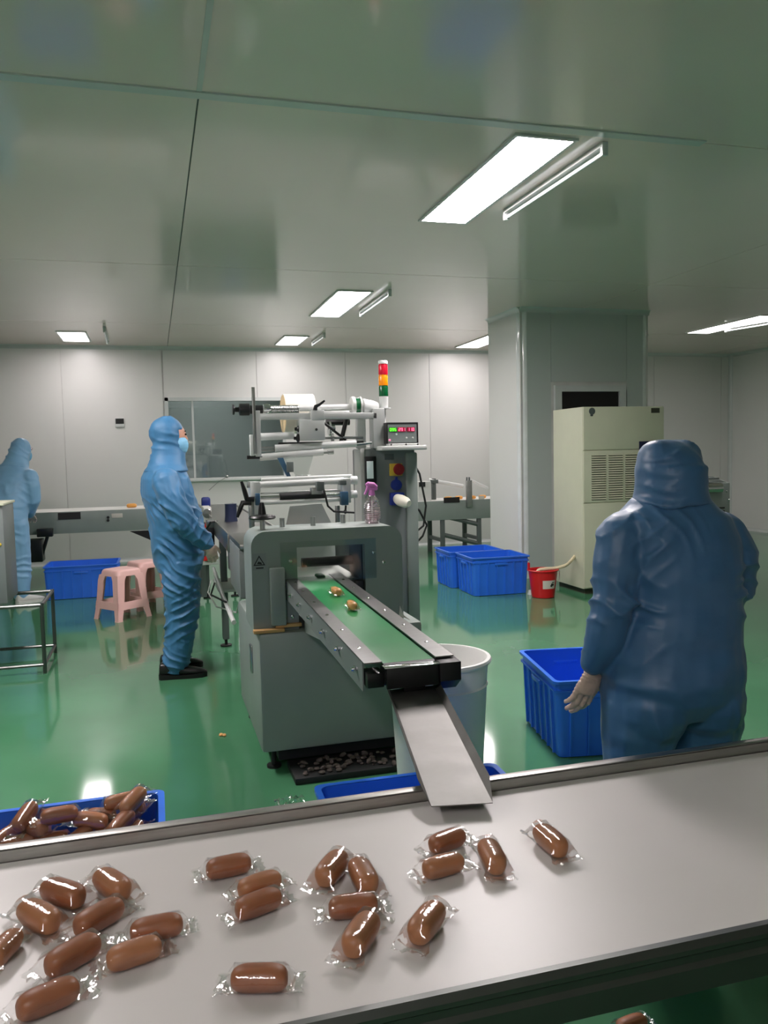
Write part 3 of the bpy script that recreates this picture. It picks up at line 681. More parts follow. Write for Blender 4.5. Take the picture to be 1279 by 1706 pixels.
# ---- infeed conveyor running away from the machine
bd(g().box((.44, 5.3, .88), (.452, 8.9, 1.0), .003), 'infeed_side', 'brushed_steel')
bd(g().box((.80, 5.3, .88), (.812, 8.9, 1.0), .003), 'infeed_side', 'brushed_steel')
bd(g().box((.452, 5.3, .95), (.80, 8.9, .985)), 'infeed_bed', 'brushed_steel')
bd(g().box((.47, 5.32, .72), (.78, 5.7, .88), .006), 'infeed_belly', 'tower_grey')
for yy in (6.4, 8.7):
    for xx in (.47, .76):
        bd(g().box((xx, yy, .06), (xx + .05, yy + .08, .88), .003), 'infeed_leg', 'dark_grey_paint')
        bd(g().cyl((xx + .025, yy + .04, 0), (xx + .025, yy + .04, .012), .045).cyl((xx + .025, yy + .04, .01), (xx + .025, yy + .04, .08), .012), 'infeed_foot', 'black_rubber')
bd(g().box((.42, 6.0, .50), (.62, 6.6, .52), .003), 'infeed_shelf', 'light_paint')
bd(g().box((.40, 8.2, .10), (.46, 8.85, .64), .01), 'infeed_box', 'dark_grey_paint')
bd(g().box((.38, 6.5, .82), (.44, 6.62, .94), .008), 'drive_box', 'black_plastic')
bd(g().box((.385, 6.52, .94), (.45, 6.68, 1.0), .006), 'drive_bracket', 'steel')
bd(g().cyl((.365, 6.56, .80), (.44, 6.56, .80), .05, seg=18), 'drive_motor', 'black_plastic')
bd(g().box((.40, 7.2, .93), (.47, 7.5, 1.06), .008), 'gauge_block', 'light_paint')
bd(g().lathe([(.001, -.01), (.035, -.008), (.04, 0)], (.43, 7.19, 1.01), 18, 'Y'), 'gauge_dial', 'steel')
p = P(384, 838, Y=6.5)
bd(g().lathe([(.001, 0), (.052, 0), (.05, .02), (.047, .05), (.046, .13), (.048, .14), (.001, .14)], (p.x + .0, 6.5, .985), 20), 'motor_can', 'navy_plastic')
bd(g().sweep([(.46, 6.5, .99), (.40, 6.3, 1.0), (.36, 6.4, .92), (.38, 6.5, .86)], .008, 8), 'drive_cable', 'black_rubber')
bd(g().sweep([(.40, 6.5, .52), (.36, 6.3, .46), (.40, 6.0, .40), (.50, 5.5, .44), (.52, 5.32, .6)], .006, 8), 'air_hose', 'light_paint')
bd(g().sweep([(.43, 6.6, .60), (.44, 5.9, .50), (.46, 5.28, .42)], .016, 8), 'conduit', 'white_metal')
bd(g().sweep([(.40, 6.1, .56), (.36, 5.95, .50), (.44, 5.6, .5)], .007, 8), 'air_hose', 'black_rubber')
p = P(335, 815, Y=8.6); bd(g().box((p.x, 8.6, .98), (p.x + .09, 8.7, 1.08), .02), 'film_clip', 'blue_plastic')
bd(g().sweep([P(348, 817, Y=8.5), P(361, 805, Y=8.5), P(378, 794, Y=8.5)], .004, 6).ball(P(378, 794, Y=8.5), .016, 8), 'feeler_wire', 'steel')
p = P(345, 860, Y=7.6)
bd(g().sweep([(p.x, 7.6, .96), (p.x + .02, 7.6, .90), (p.x - .01, 7.6, .85), (p.x + .015, 7.6, .80), (p.x + .01, 7.6, .66)], [.03, .035, .03, .02, .018], 10), 'red_coil', 'red_plastic')
p = P(346, 930, Y=7.6); bd(g().cyl((p.x, 7.6, p.z - .02), (p.x, 7.6, p.z + .03), .045, seg=14), 'stop_button', 'red_plastic')
bd(g().box((p.x - .08, 7.58, p.z - .06), (p.x + .16, 7.75, p.z - .02), .004), 'button_bracket', 'light_paint')
bd(g().box((p.x + .02, 7.6, p.z - .06), (.46, 7.64, p.z - .02), .004), 'button_arm', 'dark_grey_paint')
# swept-up crumbs and film under the base
gg = G(); rnd = random.Random(3)
for k in range(70):
    x, y = .6 + .56 * rnd.random(), 3.58 + .18 * rnd.random(); r = .006 + .012 * rnd.random()
    gg.ball((x, y, .03 + r * .45), (r, r * .8, r * .5), 6)
tag(G().box((.56, 3.56, 0), (1.22, 3.80, .03), .004).build('floor_tray', 'black_rubber'), 'flat black tray on the floor under the machine front', 'tray')
for k in range(16):
    x, y = .62 + .5 * rnd.random(), 3.57 + .2 * rnd.random(); gg.ball((x, y, .04), (.02, .012, .01), 6, Euler((0, .4, k)))
o = gg.build('crumbs', 'debris'); o['kind'] = 'stuff'; tag(o, 'dark crumbs and film scraps under the wrapping machine', 'crumbs')
for x_, y_, a_, lb in ((.53, 4.68, .5, 'golden roll on the steel deck behind the hand wheel'), (.70, 4.67, -.3, 'golden roll on the steel deck behind the second stud')):
    o = link('bread_roll', BREAD[2]); o.location = (x_, y_, 1.0005); o.rotation_euler = (0, 0, a_); tag(o, lb, 'bread roll', 'rolls on the deck behind the sealing head')
gg = G(); c = P(370, 1226, Z=0)
for k in range(5): gg.ball((c.x + .012 * math.cos(k * 2), c.y + .014 * math.sin(k * 1.7), .006), (.011, .009, .006), 6)
tag(gg.build('bread_crumb', 'bread_gold'), 'pale crumb lying alone on the open green floor', 'crumb')
c = P(482, 1338, Z=0); R_ = []
for i in range(13):
    R_.append([(c.x + .1 * (i / 12 - .5) * 1.3, c.y + .05 * (j / 8 - .5) + .02 * noise.noise(Vector((i * .4, j * .3, 2))), .004 + .028 * abs(noise.noise(Vector((i * .5, j * .6, 7)))) + .012 * math.sin(PI * j / 8)) for j in range(9)])
tag(G().loft(R_, False, False).build('film_scrap', 'wrap_film', None, 40), 'crumpled clear film scrap on the floor before the machine', 'film')
# the bottle on top
bt = thing('spray_bottle', 'clear pink spray bottle with pink trigger head on the machine', 'bottle', P(620, 871, Z=1.147))
prof = [(.001, 0), (.03, 0), (.034, .006)]
for k in range(9):
    z = .012 + k * .0105; r = .034 + .007 * math.sin(PI * min(1, (k + 1) / 9)); prof += [(r, z), (r, z + .004), (r - .007, z + .0072)]
prof += [(.034, .115), (.022, .13), (.014, .14), (.014, .15)]
prof = [(r_ * 1.1, z_) for r_, z_ in prof]
G().lathe(prof, (0, 0, 0), 24).build('bottle_body', 'bottle_clear', bt, 60)
G().lathe([(.001, .002), (.031, .003), (.034, .03), (.034, .045), (.001, .046)], (0, 0, 0), 20).build('liquid', 'bottle_clear', bt)
G().cyl((0, 0, .14), (0, 0, .168), .018, .014).box((-.014, -.012, .165), (.03, .012, .185), .006).sweep([(.026, 0, .18), (.01, 0, .192), (-.018, 0, .196), (-.028, 0, .19)], [.01, .014, .014, .01], 10).build('spray_head', 'pump_pink', bt)
G().sweep([(-.018, 0, .185), (-.026, 0, .165), (-.036, 0, .145)], [.008, .007, .006], 8).build('trigger', 'pump_pink', bt)
G().cyl((0, 0, .01), (0, 0, .145), .003, seg=6).build('dip_tube', 'white_metal', bt)

# ================================================================== FOREGROUND CONVEYOR
TZ = .70
fc = thing('packing_conveyor', 'long white packing conveyor with steel edges across the foreground', 'conveyor', (.5, 1.4, 0))
g2 = lambda: G((.5, 1.4, 0))
FX0, FX1 = -1.6, 3.4
g2().box((FX0, 1.088, TZ - .02), (FX1, 1.712, TZ)).build('belt', 'belt_white', fc)
g2().box((FX0, 1.716, TZ - .09), (FX1, 1.722, TZ + .026), .001).box((FX0, 1.716, TZ + .022), (FX1, 1.742, TZ + .027), .001).build('far_rail', 'brushed_steel', fc)
g2().prism([(1.084, TZ + .004), (1.07, TZ + .006), (1.062, TZ - .004), (1.062, TZ - .012), (1.068, TZ - .018), (1.068, TZ - .03), (1.06, TZ - .036), (1.06, TZ - .075), (1.084, TZ - .075)], FX0, FX1, 'X').build('near_rail', 'darkened_steel', fc, 25)
g2().box((FX0, 1.086, TZ - .08), (FX1, 1.715, TZ - .024)).build('belt_bed', 'dark_grey_paint', fc)
for xx in (-1.3, 1.95, 3.2):
    for yy in (1.12, 1.66):
        g2().box((xx, yy, .02), (xx + .04, yy + .04, TZ - .08), .003).cyl((xx + .02, yy + .02, 0), (xx + .02, yy + .02, .03), .03).build('leg', 'brushed_steel', fc)
# rolls on the belt: (two ends in the picture, label, bake)
rolls = [
 ((342, 1452), (419, 1436), 'dark wrapped roll alone just left of the upper middle pair', 0),
 ((396, 1486), (468, 1462), 'rear wrapped roll of the touching pair left of centre', 1),
 ((392, 1521), (468, 1492), 'front wrapped roll of the touching pair left of centre', 0),
 ((534, 1473), (572, 1426), 'shiny slanted wrapped roll at the back left of the centre cluster of four', 1),
 ((592, 1440), (617, 1484), 'wrapped roll at the back right of the centre cluster of four', 1),
 ((546, 1516), (630, 1505), 'dark crosswise wrapped roll in the middle of the centre cluster of four', 0),
 ((580, 1590), (622, 1530), 'nearest wrapped roll of the centre cluster with a bright streak', 1),
 ((690, 1566), (731, 1514), 'wrapped roll alone right of the centre cluster, tilted away', 1),
 ((383, 1632), (481, 1630), 'dark wrapped roll alone near the front edge, lying crosswise', 0),
 ((716, 1412), (773, 1391), 'rear wrapped roll of the pair below the chute end', 0),
 ((704, 1452), (772, 1434), 'front wrapped roll with a milky sheen below the chute end', 1),
 ((806, 1404), (833, 1456), 'upright looking wrapped roll right of the pair below the chute', 1),
 ((894, 1383), (940, 1423), 'rightmost wrapped roll alone on the white belt', 1),
 ((164, 1461), (210, 1492), 'short looking wrapped roll at the back of the left group', 1),
 ((72, 1480), (138, 1502), 'wrapped roll at the back left of the left group, nearly level', 0),
 ((36, 1514), (94, 1546), 'glossy wrapped roll left of the big dark one, front left of its neighbour', 1),
 ((124, 1552), (204, 1508), 'large wrapped roll in the middle of the left group, slanting up right', 0),
 ((-12, 1600), (28, 1556), 'wrapped roll cut off by the left edge of the picture', 1),
 ((75, 1618), (166, 1568), 'wrapped roll below the middle of the left group, slanting up right', 0),
 ((176, 1604), (270, 1574), 'front one of the two stacked looking rolls right in the left group', 1),
 ((215, 1556), (306, 1538), 'rear one of the two stacked looking rolls right in the left group', 0),
 ((25, 1688), (133, 1643), 'nearest wrapped roll in the bottom left corner', 0),
]
lay = []
for a, b, lab, v_ in rolls:
    p, q = P(*a, Z=TZ + .017), P(*b, Z=TZ + .017); c = (p + q) / 2; L = (q - p).length
    lay.append([c.x, c.y, math.atan2(q.y - p.y, q.x - p.x), min(1.08, max(.86, L / .092)), lab, v_])
for it in range(30):            # rolls that touch lie side by side, not inside each other
    for i in range(len(lay)):
        for j in range(i):
            A, B_ = lay[i], lay[j]
            d = seg_dist(*ends(A[0], A[1], 0, A[2], 0, .027 * A[3]), *ends(B_[0], B_[1], 0, B_[2], 0, .027 * B_[3])); need = .0225 * (A[3] + B_[3])
            if d < need:
                v = Vector((A[0] - B_[0], A[1] - B_[1])); v = v.normalized() * (need - d) * .5
                A[0] += v.x; A[1] += v.y; B_[0] -= v.x; B_[1] -= v.y
for x, y, a, k, lab, v_ in lay:
    wrapped_roll((x, y, TZ + .0005), (0, 0, a), lab, 'wrapped rolls on the packing conveyor', v_, k)
for (x, y, r, lab) in ((560, 984, 1.62, 'wrapped roll on the green belt, the one nearer the machine opening'), (586, 1004, 1.52, 'wrapped roll on the green belt, the one farther from the opening')):
    c = P(x, y, Z=.915); tb = (3.86 - c.y) / 1.56
    wrapped_roll((c.x, c.y, .9085 - .04 * tb), (0, 0, r), lab, 'wrapped rolls on the green belt', 2, .88)
c = P(1052, 1712, Z=.01)
wrapped_roll((c.x, c.y, 0.0005), (0, 0, .12), 'wrapped roll fallen on the floor under the packing conveyor', 'fallen roll', 1, 1.0)

# ================================================================== CRATES, STOOLS, BUCKETS
crate('empty blue crate on the floor beside the person at right', .5, .62, .385, (2.115, 3.71, 0), math.radians(-10))
crate('front one of two blue crates by the column, nearer the viewer', .62, .53, .4, (3.425, 7.93, 0), math.radians(-2))
crate('rear one of two blue crates by the column, farther away', .62, .53, .4, (3.385, 8.50, 0), math.radians(-2))
crate('blue crate on the floor behind the pink stools', .74, .52, .36, (-.80, 9.50, 0), math.radians(-1))
crate('blue crate under the steel chute, empty, behind the conveyor edge', .62, .42, .40, (.785, 2.36, 0), math.radians(-1))
lc = crate('blue crate full of wrapped rolls at lower left', .64, .44, .40, (-.345, 2.49, 0), 0)
# wrapped rolls heaped in the left crate: the top ones singly, the mass below as stuff
gg = G(); rnd = random.Random(11)
tmp = []
for k in range(120):
    x, y = rnd.uniform(-.58, -.11), rnd.uniform(2.345, 2.635); zt = .27 + .06 * (x + .6) / .5
    z = rnd.uniform(.03, zt - .04); a = rnd.uniform(0, PI); d = Vector((math.cos(a), math.sin(a), rnd.uniform(-.3, .3))) * .032
    c = Vector((x, y, z)); gg.sweep([c - d * 1.3, c - d, c + d, c + d * 1.3], [.008, .018, .018, .008], 7)
o = gg.build('roll_heap', 'bread', smooth=60); o['kind'] = 'stuff'; tag(o, 'mass of wrapped rolls filling the lower left crate under the top ones', 'bread rolls')
tops = [(205, 1388, .375, 1.0, .2), (226, 1362, .385, .95, .25), (247, 1340, .395, .9, .35), (240, 1385, .36, 1.1, .1), (257, 1366, .37, 1.0, .3), (180, 1376, .375, .6, .1), (168, 1350, .395, -.5, .1),
        (150, 1372, .385, -.35, -.1), (130, 1392, .37, .8, .2), (205, 1336, .40, .15, .05), (190, 1352, .385, .3, .1), (110, 1400, .36, .9, .1), (85, 1394, .365, -.4, .2), (62, 1388, .37, -.9, .2), (48, 1380, .375, 1.2, .3),
        (30, 1400, .36, .2, .1), (20, 1388, .36, .7, .2), (75, 1408, .35, .3, 0), (140, 1405, .35, .5, 0), (8, 1402, .35, -.3, 0), (100, 1384, .375, .1, 0), (222, 1395, .35, .8, 0)]
heap = []
for i, (x, y, z, a, ti) in enumerate(tops):
    c = P(x, y, Z=z); c.x = min(max(c.x, -.565), -.105); c.y = min(max(c.y, 2.365), 2.615)
    heap.append([c.x, c.y, z - .035, a, ti])
done = []
for h_ in sorted(heap, key=lambda q: q[2]):
    for st in range(30):
        e_ = ends(h_[0], h_[1], h_[2], h_[3], h_[4], .03)
        if all(seg_dist(*e_, *o_) > .035 for o_ in done): break
        h_[2] += .003
    done.append(e_)
ORD = ['rightmost', 'second from right', 'third from right', 'fourth from right', 'fifth from right', 'sixth from right', 'seventh from right', 'eighth from right', 'ninth from right', 'tenth from right', 'eleventh from right']
byY = sorted(range(len(heap)), key=lambda i: -heap[i][1])
for row, ids in (('back', byY[:len(heap) // 2]), ('front', byY[len(heap) // 2:])):
    for k, i in enumerate(sorted(ids, key=lambda i: -heap[i][0])):
        x, y, z, a, ti = heap[i]
        wrapped_roll((x, y, z - .018), (rnd.uniform(-.3, .3), -ti, a), '%s roll of the %s half heaped in the lower left crate' % (ORD[k], row), 'wrapped rolls heaped in the left crate', i % 2, 1.2)

def stool(label, loc, rz, hgt=.47):
    t = thing('plastic_stool', label, 'stool', loc, rz, 'pink plastic stools')
    def R(h, z, r): return [(p[0], p[1], z) for p in rrect(h, h, r, 5)]
    G().loft([R(.142, hgt - .06, .045), R(.135, hgt - .02, .045), R(.128, hgt - .006, .045), R(.115, hgt, .04), R(.05, hgt - .003, .03), R(.02, hgt - .004, .015)]).build('seat', 'stool_pink', t, 40)
    for sx in (-1, 1):
        for sy in (-1, 1):
            rings = []
            for z, o_, w in ((hgt - .05, .140, .098), (hgt * .78, .150, .078), (hgt * .45, .162, .072), (hgt * .2, .174, .060), (.02, .184, .05), (0, .188, .054)):
                q = [(o_, o_), (o_ - w, o_), (o_ - w, o_ - .012), (o_ - .02, o_ - .012), (o_ - .012, o_ - .02), (o_ - .012, o_ - w), (o_, o_ - w)]
                q = [(sx * a, sy * b, z) for a, b in q]
                rings.append(q)
            G().loft(rings).build('leg', 'stool_pink', t, 30)
    z0, z1 = hgt * .22, hgt * .37; o0, o1 = .1745, .168
    for k in range(4):
        a = PI / 2 * k
        rot = lambda p: (p[0] * math.cos(a) - p[1] * math.sin(a), p[0] * math.sin(a) + p[1] * math.cos(a), p[2])
        G().loft([[rot(p) for p in ((-o0, o0, z0), (-o0, o0 - .01, z0), (-o1, o1 - .01, z1), (-o1, o1, z1))], [rot(p) for p in ((o0, o0, z0), (o0, o0 - .01, z0), (o1, o1 - .01, z1), (o1, o1, z1))]]).build('stretcher', 'stool_pink', t, 30)
stool('front pink plastic stool, overlapping the other one', (-.34, 7.98, 0), math.radians(38))
stool('rear pink plastic stool, half hidden by the front one', (-.13, 8.47, 0), math.radians(30))
# big white barrel behind the chute
bl = thing('plastic_barrel', 'large white plastic barrel standing behind the steel chute', 'barrel', (1.03, 2.92, 0))
G().lathe([(.001, .005), (.15, .005), (.155, .02), (.187, .60), (.192, .606), (.187, .612), (.193, .69), (.203, .692), (.207, .70), (.203, .709), (.19, .71), (.184, .70), (.15, .03), (.001, .025)], (0, 0, 0), 48).build('shell', 'barrel_white', bl, 40)
G().box((-.03, -.2, .62), (.02, -.182, .66), .006).build('lug', 'barrel_white', bl)
# red bucket with hose from the air unit
rb = thing('bucket', 'red plastic bucket with a paper label beside the beige cabinet', 'bucket', (3.765, 7.42, 0))
G().lathe([(.001, .004), (.112, .004), (.116, .02), (.147, .27), (.158, .272), (.16, .28), (.156, .285), (.145, .285), (.108, .02), (.001, .016)], (0, 0, 0), 36).build('shell', 'bucket_red', rb, 40)
gg = G(); n = 10
for k in range(n):
    a0, a1 = [math.radians(-118 + 62 * (k + j) / n) for j in (0, 1)]
    rr = lambda z: .1155 + (z - .02) * .124 + .0015
    gg.quad(*[(rr(z) * math.cos(a), rr(z) * math.sin(a), z) for a, z in ((a0, .10), (a1, .10), (a1, .185), (a0, .185))])
gg.build('label', 'label_paper', rb)
gg = G()
for a, z, r in ((-78, .13, .014), (-76, .145, .012), (-70, .14, .014), (-74, .163, .006), (-70, .163, .006), (-66, .162, .006)):
    q = .1155 + (z - .02) * .124 + .002; aa = math.radians(a); gg.ball((q * math.cos(aa), q * math.sin(aa), z), (r, .0015, r * .8), 8, Euler((0, 0, aa + PI / 2)))
gg.build('label_print', 'ink', rb)
G().sweep([(.155, -.02, .27), (.175, -.02, .262), (.17, -.03, .2), (.16, -.04, .15)], .006, 8).build('bail', 'label_paper', rb)
G().box((-.16, .0, .28), (-.14, .03, .36), .008).build('ear', 'bucket_red', rb)
ho = G()
pts = [P(961, 929, Y=7.42), P(945, 940, Y=7.38), P(928, 946, Y=7.38), P(908, 948, Y=7.40), P(897, 950, Y=7.42)]
pts[0] = Vector((4.20, 7.55, pts[0].z)); pts.append(pts[-1] + Vector((-.02, 0, -.05)))
sm = []
for i in range(len(pts) - 1):
    for k in range(5):
        p0, p1, p2, p3 = pts[max(i - 1, 0)], pts[i], pts[i + 1], pts[min(i + 2, len(pts) - 1)]; t_ = k / 5
        sm.append(.5 * ((2 * p1) + (p2 - p0) * t_ + (2 * p0 - 5 * p1 + 4 * p2 - p3) * t_ ** 2 + (3 * p1 - p0 - 3 * p2 + p3) * t_ ** 3))
tag(ho.sweep(sm + [pts[-1]], .017, 12).build('drain_hose', 'hose', None, 60), 'cream drain hose from the beige cabinet into the red bucket', 'hose')
gg = G(); c = P(879, 990, Z=0); c.y -= .02
gg.lathe([(.001, .05), (.02, .045), (.026, .02), (.03, .0)], (c.x + .02, c.y, 0), 12)
tag(gg.build('plastic_stopper', 'white_metal'), 'small white plastic cap on the floor between crate and bucket', 'stopper')
# ------------------------------------------------------------------ air unit
AC = Vector((4.66, 7.66, 0)); ac = thing('air_conditioner', 'tall beige floor standing air conditioner with louvre slots', 'air conditioner', AC)
ga = lambda: G(AC)
ax0, ax1, ay0, ay1 = 4.185, 5.13, 7.34, 7.98
ga().box((ax0, ay0 + .012, .06), (ax1, ay1, 1.92), .008).build('body', 'ac_beige', ac)
ga().box((ax0 + .04, ay0 + .05, 0), (ax1 - .04, ay1 - .04, .06)).build('plinth', 'ac_dark', ac)
for z0, z1 in ((.07, .94), (.948, 1.475), (1.483, 1.915)):
    ga().box((ax0 + .006, ay0, z0), (ax1 - .006, ay0 + .014, z1), .003).build('front_panel', 'ac_beige', ac)
lm = G().prism([(-.005, 0), (-.016, -.011), (-.013, -.013), (.0, -.002)], -.082, .082, 'X').mesh('louvre', 'ac_beige')
lk = G().box((-.082, -.0015, -.008), (.082, 0, .001)).mesh('slot', 'ac_dark')
for cix in range(4):
    for r in range(20):
        z = 1.425 - r * .0235
        if cix > 2 and r > 6: continue
        o = link('louvre', lm, ac); o.location = Vector((4.36 + cix * .195, ay0 + .002, z + .012)) - AC
        o = link('slot', lk, ac); o.location = Vector((4.36 + cix * .195, ay0, z)) - AC
p, q = P(1064, 763, Y=ay0), P(1082, 735, Y=ay0)
ga().box((p.x, ay0 - .012, p.z), (p.x + .3, ay0, q.z), .003).build('control_panel', 'navy_plastic', ac)
p = P(986, 685, Y=ay0); ga().lathe([(.001, -.004), (.034, -.003), (.036, 0)], (p.x, ay0, p.z), 18, 'Y').box((p.x - .02, ay0 - .004, p.z - .05), (p.x + .01, ay0, p.z - .02), .003).build('emblem', 'dark_grey_paint', ac)
p = P(1090, 683, Y=ay0); ga().box((p.x - .04, ay0 - .002, p.z - .03), (p.x + .06, ay0, p.z + .02)).build('badge', 'ac_dark', ac)

# ================================================================== BACK CONVEYORS AND SIDE MACHINES
def back_conveyor(name, label, x0, x1, y0, y1, ztop, drop, legs):
    c = Vector(((x0 + x1) / 2, y0, 0)); t = thing(name, label, 'conveyor', c)
    G(c).box((x0, y0 + .01, ztop - .03), (x1, y1 - .01, ztop)).build('belt', 'conveyor_white', t)
    G(c).box((x0, y0, ztop - drop), (x1, y0 + .012, ztop - .004), .003).build('side_plate', 'grey_paint', t)
    G(c).box((x0, y1 - .012, ztop - drop), (x1, y1, ztop - .004), .003).build('side_plate', 'grey_paint', t)
    for lx in legs:
        for ly in (y0 + .015, y1 - .065):
            G(c).box((lx, ly, .0), (lx + .06, ly + .05, ztop - drop + .01), .003).build('leg', 'dark_grey_paint', t)
        G(c).box((lx + .01, y0 + .06, .2), (lx + .05, y1 - .06, .25)).build('cross_bar', 'dark_grey_paint', t)
    return t, c
t, c = back_conveyor('transfer_conveyor', 'left transfer conveyor with white belt along the back wall', -3.6, .35, 10.6, 11.3, .87, .27, (-3.0, -1.75, .05))
def onp(x, y, Y): return P(x, y, Y=Y)
p, q = onp(97, 866, 10.6), onp(134, 853, 10.6); G(c).box((p.x, 10.592, p.z), (q.x, 10.604, q.z)).build('hand_hole', 'dark_void', t)
p, q = onp(186, 863, 10.6), onp(204, 855, 10.6); G(c).box((p.x, 10.594, p.z), (q.x, 10.6, q.z), .002).build('name_plate', 'label_paper', t)
for yy in (862, 867):
    p = onp(180, yy, 10.6); G(c).cyl((p.x, 10.59, p.z), (p.x, 10.6, p.z), .018, seg=12).build('button', 'ink', t)
p = onp(235, 878, 10.6); G(c).prism([(p.x - .14, .59), (p.x + .12, .59), (p.x + .12, .46)], 10.61, 10.63).build('gusset', 'black_plastic', t)
p, q = onp(62, 892, 10.55), onp(88, 880, 10.55); G(c).box((p.x, 10.5, p.z - .02), (q.x, 10.6, q.z), .01).sweep([(q.x - .06, 10.55, p.z), (q.x - .14, 10.55, p.z - .25), (p.x - .02, 10.55, p.z - .3)], .02, 8).box((p.x - .1, 10.45, .28), (p.x + .06, 10.7, .55), .01).build('drive_unit', 'black_plastic', t)
def far_roll(x, y, Z, label, a=.1):
    c = P(x, y, Z=Z + .01); tt = link('bread_roll', BREAD[1]); tt.location = (c.x, c.y, Z + .001); tt.rotation_euler = (0, 0, a); tt.scale = (1.25,) * 3
    tt.data = FAR; tag(tt, label, 'bread roll', 'unwrapped rolls on the back conveyors')
FAR = BREAD[1].copy(); FAR.materials[0] = MATS['bread_far']
t0 = P(220, 843, Z=.88)
c_ = Vector((t0.x, 10.9, .871))
o = link('bread_roll', FAR); o.location = c_; o.scale = (1.4,) * 3; tag(o, 'golden roll on the left transfer conveyor', 'bread roll', 'unwrapped rolls on the back conveyors')
RZ = .80
t, c = back_conveyor('infeed_table', 'right infeed conveyor with white belt between machine and column', 2.9, 5.05, 10.9, 11.55, RZ, .28, (3.2, P(735, 870, Y=10.9).x, P(796, 870, Y=10.9).x))
p, q = onp(739, 838, 10.9), onp(765, 828, 10.9); G(c).box((p.x, 10.89, p.z), (q.x, 10.905, q.z)).build('hand_hole', 'dark_void', t)
p, q = onp(776, 845, 10.9), onp(784, 800, 10.9); G(c).box((p.x, 10.85, p.z), (q.x, 10.9, q.z), .004).build('sensor_post', 'steel', t)
for xx in (777.5, 781.5): p, q = onp(xx, 801, 10.87), onp(xx, 795, 10.87); G(c).cyl(p, q, .012, seg=8).build('sensor_pin', 'dark_grey_paint', t)
p, q = onp(720, 818, 11.2), onp(726, 797, 11.2); G(c).box((p.x, 11.2, RZ), (q.x, 11.26, q.z), .004).box((p.x - .03, 11.18, q.z - .07), (q.x + .03, 11.28, q.z - .02), .004).build('rail_bracket', 'dark_grey_paint', t)
a, b = onp(714, 800, 11.22), onp(771, 810, 11.22); G(c).cyl(a, b, .03, seg=12).build('guide_rail', 'white_metal', t)
a, b = onp(784, 800, 11.3), onp(812, 813, 11.3); G(c).cyl(a, b, .02, seg=10).build('guide_rail', 'white_metal', t)
p, q = onp(697, 828, 11.0), onp(718, 802, 11.0); G(c).box((p.x, 11.0, RZ), (q.x, 11.2, q.z), .006).build('drive_box', 'light_paint', t)
p, q = onp(698, 811, 10.99), onp(708, 803, 10.99); G(c).box((p.x, 10.985, p.z), (q.x, 11.0, q.z)).build('drive_window', 'ink', t)
a, b = onp(739, 860, 10.945), onp(799, 874, 10.945); G(c).sweep([a, b], .032, 8).build('brace', 'dark_grey_paint', t)
a, b = onp(739, 891, 10.945), onp(799, 906, 10.945); b.z = max(b.z, .04); G(c).sweep([a, b], .032, 8).build('brace', 'dark_grey_paint', t)
p, q = onp(797, 832, 10.9), onp(806, 826, 10.9); G(c).box((p.x, 10.893, p.z), (q.x, 10.9, q.z)).build('name_plate', 'label_paper', t)
for i, (x, y) in enumerate(((746, 819), (764, 819), (786, 818), (803, 816))):
    p = P(x, y, Z=RZ + .02); p.y = 11.0 + .06 * (i % 2); o = link('bread_roll', FAR); o.location = (p.x * p.y / p.y, p.y, RZ + .001); o.scale = (1.3,) * 3
    p2 = P(x, y, Y=p.y); o.location.x = p2.x
    tag(o, ['golden roll farthest left on the right infeed conveyor', 'golden roll second from left on the right infeed conveyor', 'golden roll just right of the sensor post', 'golden roll next to the column on the infeed conveyor'][i], 'bread roll', 'unwrapped rolls on the back conveyors')
# cabinet on a tubular stand at the left edge
lk_ = thing('steel_cabinet', 'grey steel cabinet on a tubular stand cut by the left edge', 'cabinet', (-1.25, 6.1, 0))
gl = lambda: G((-1.25, 6.1, 0))
RX = P(23, 845, Y=6.62).x
ZB, ZT_ = P(25, 1005, Y=6.15).z, P(15, 842, Y=6.15).z
gl().box((-2.1, 6.15, ZB), (RX, 6.6, ZT_), .006).build('body', 'tower_grey', lk_)
gl().box((-2.12, 6.13, ZT_), (RX + .01, 6.62, ZT_ + .018), .004).build('top', 'ac_beige', lk_)
gl().ball((RX - .03, 6.147, ZB + .42), (.012, .008, .012), 8).build('knob', 'yellow', lk_)
sx0, sx1, ya, yb_ = -2.05, -.80, 6.08, 6.7
for x_ in (sx0, sx1):
    for y_ in (ya, yb_):
        gl().cyl((x_, y_, 0), (x_, y_, ZB), .014, seg=10).build('leg', 'darkened_steel', lk_)
for z_, r_ in ((ZB - .014, .014), (.06, .012)):
    for y_ in (ya, yb_): gl().cyl((sx0, y_, z_), (sx1, y_, z_), r_, seg=10).build('rail', 'darkened_steel', lk_)
    for x_ in (sx0, sx1): gl().cyl((x_, ya, z_), (x_, yb_, z_), r_, seg=10).build('rail', 'darkened_steel', lk_)
# roller machine beyond the person at right
p, q = P(1178, 870, Y=9.6), P(1216, 797, Y=9.6)
rm = thing('roller_machine', 'small grey roller machine standing in the far right corner', 'machine', ((p.x + q.x) / 2 - .3, 9.8, 0))
gr = lambda: G(((p.x + q.x) / 2 - .3, 9.8, 0))
gr().box((p.x - .5, 9.6, .12), (q.x, 10.2, q.z - .06), .01).build('body', 'grey_paint', rm)
gr().prism([(9.6, q.z - .07), (10.2, q.z - .07), (10.2, q.z + .02), (9.95, q.z + .02)], q.x - .02, q.x, 'X').build('side_plate', 'grey_paint', rm)
gr().cyl((p.x - .45, 9.63, q.z - .13), (q.x - .14, 9.63, q.z - .13), .075, seg=20).build('roller', 'chrome', rm)
gr().box((p.x - .45, 9.7, q.z - .01), (q.x - .1, 10.0, q.z + .01), .004).build('top_plate', 'dark_grey_paint', rm)
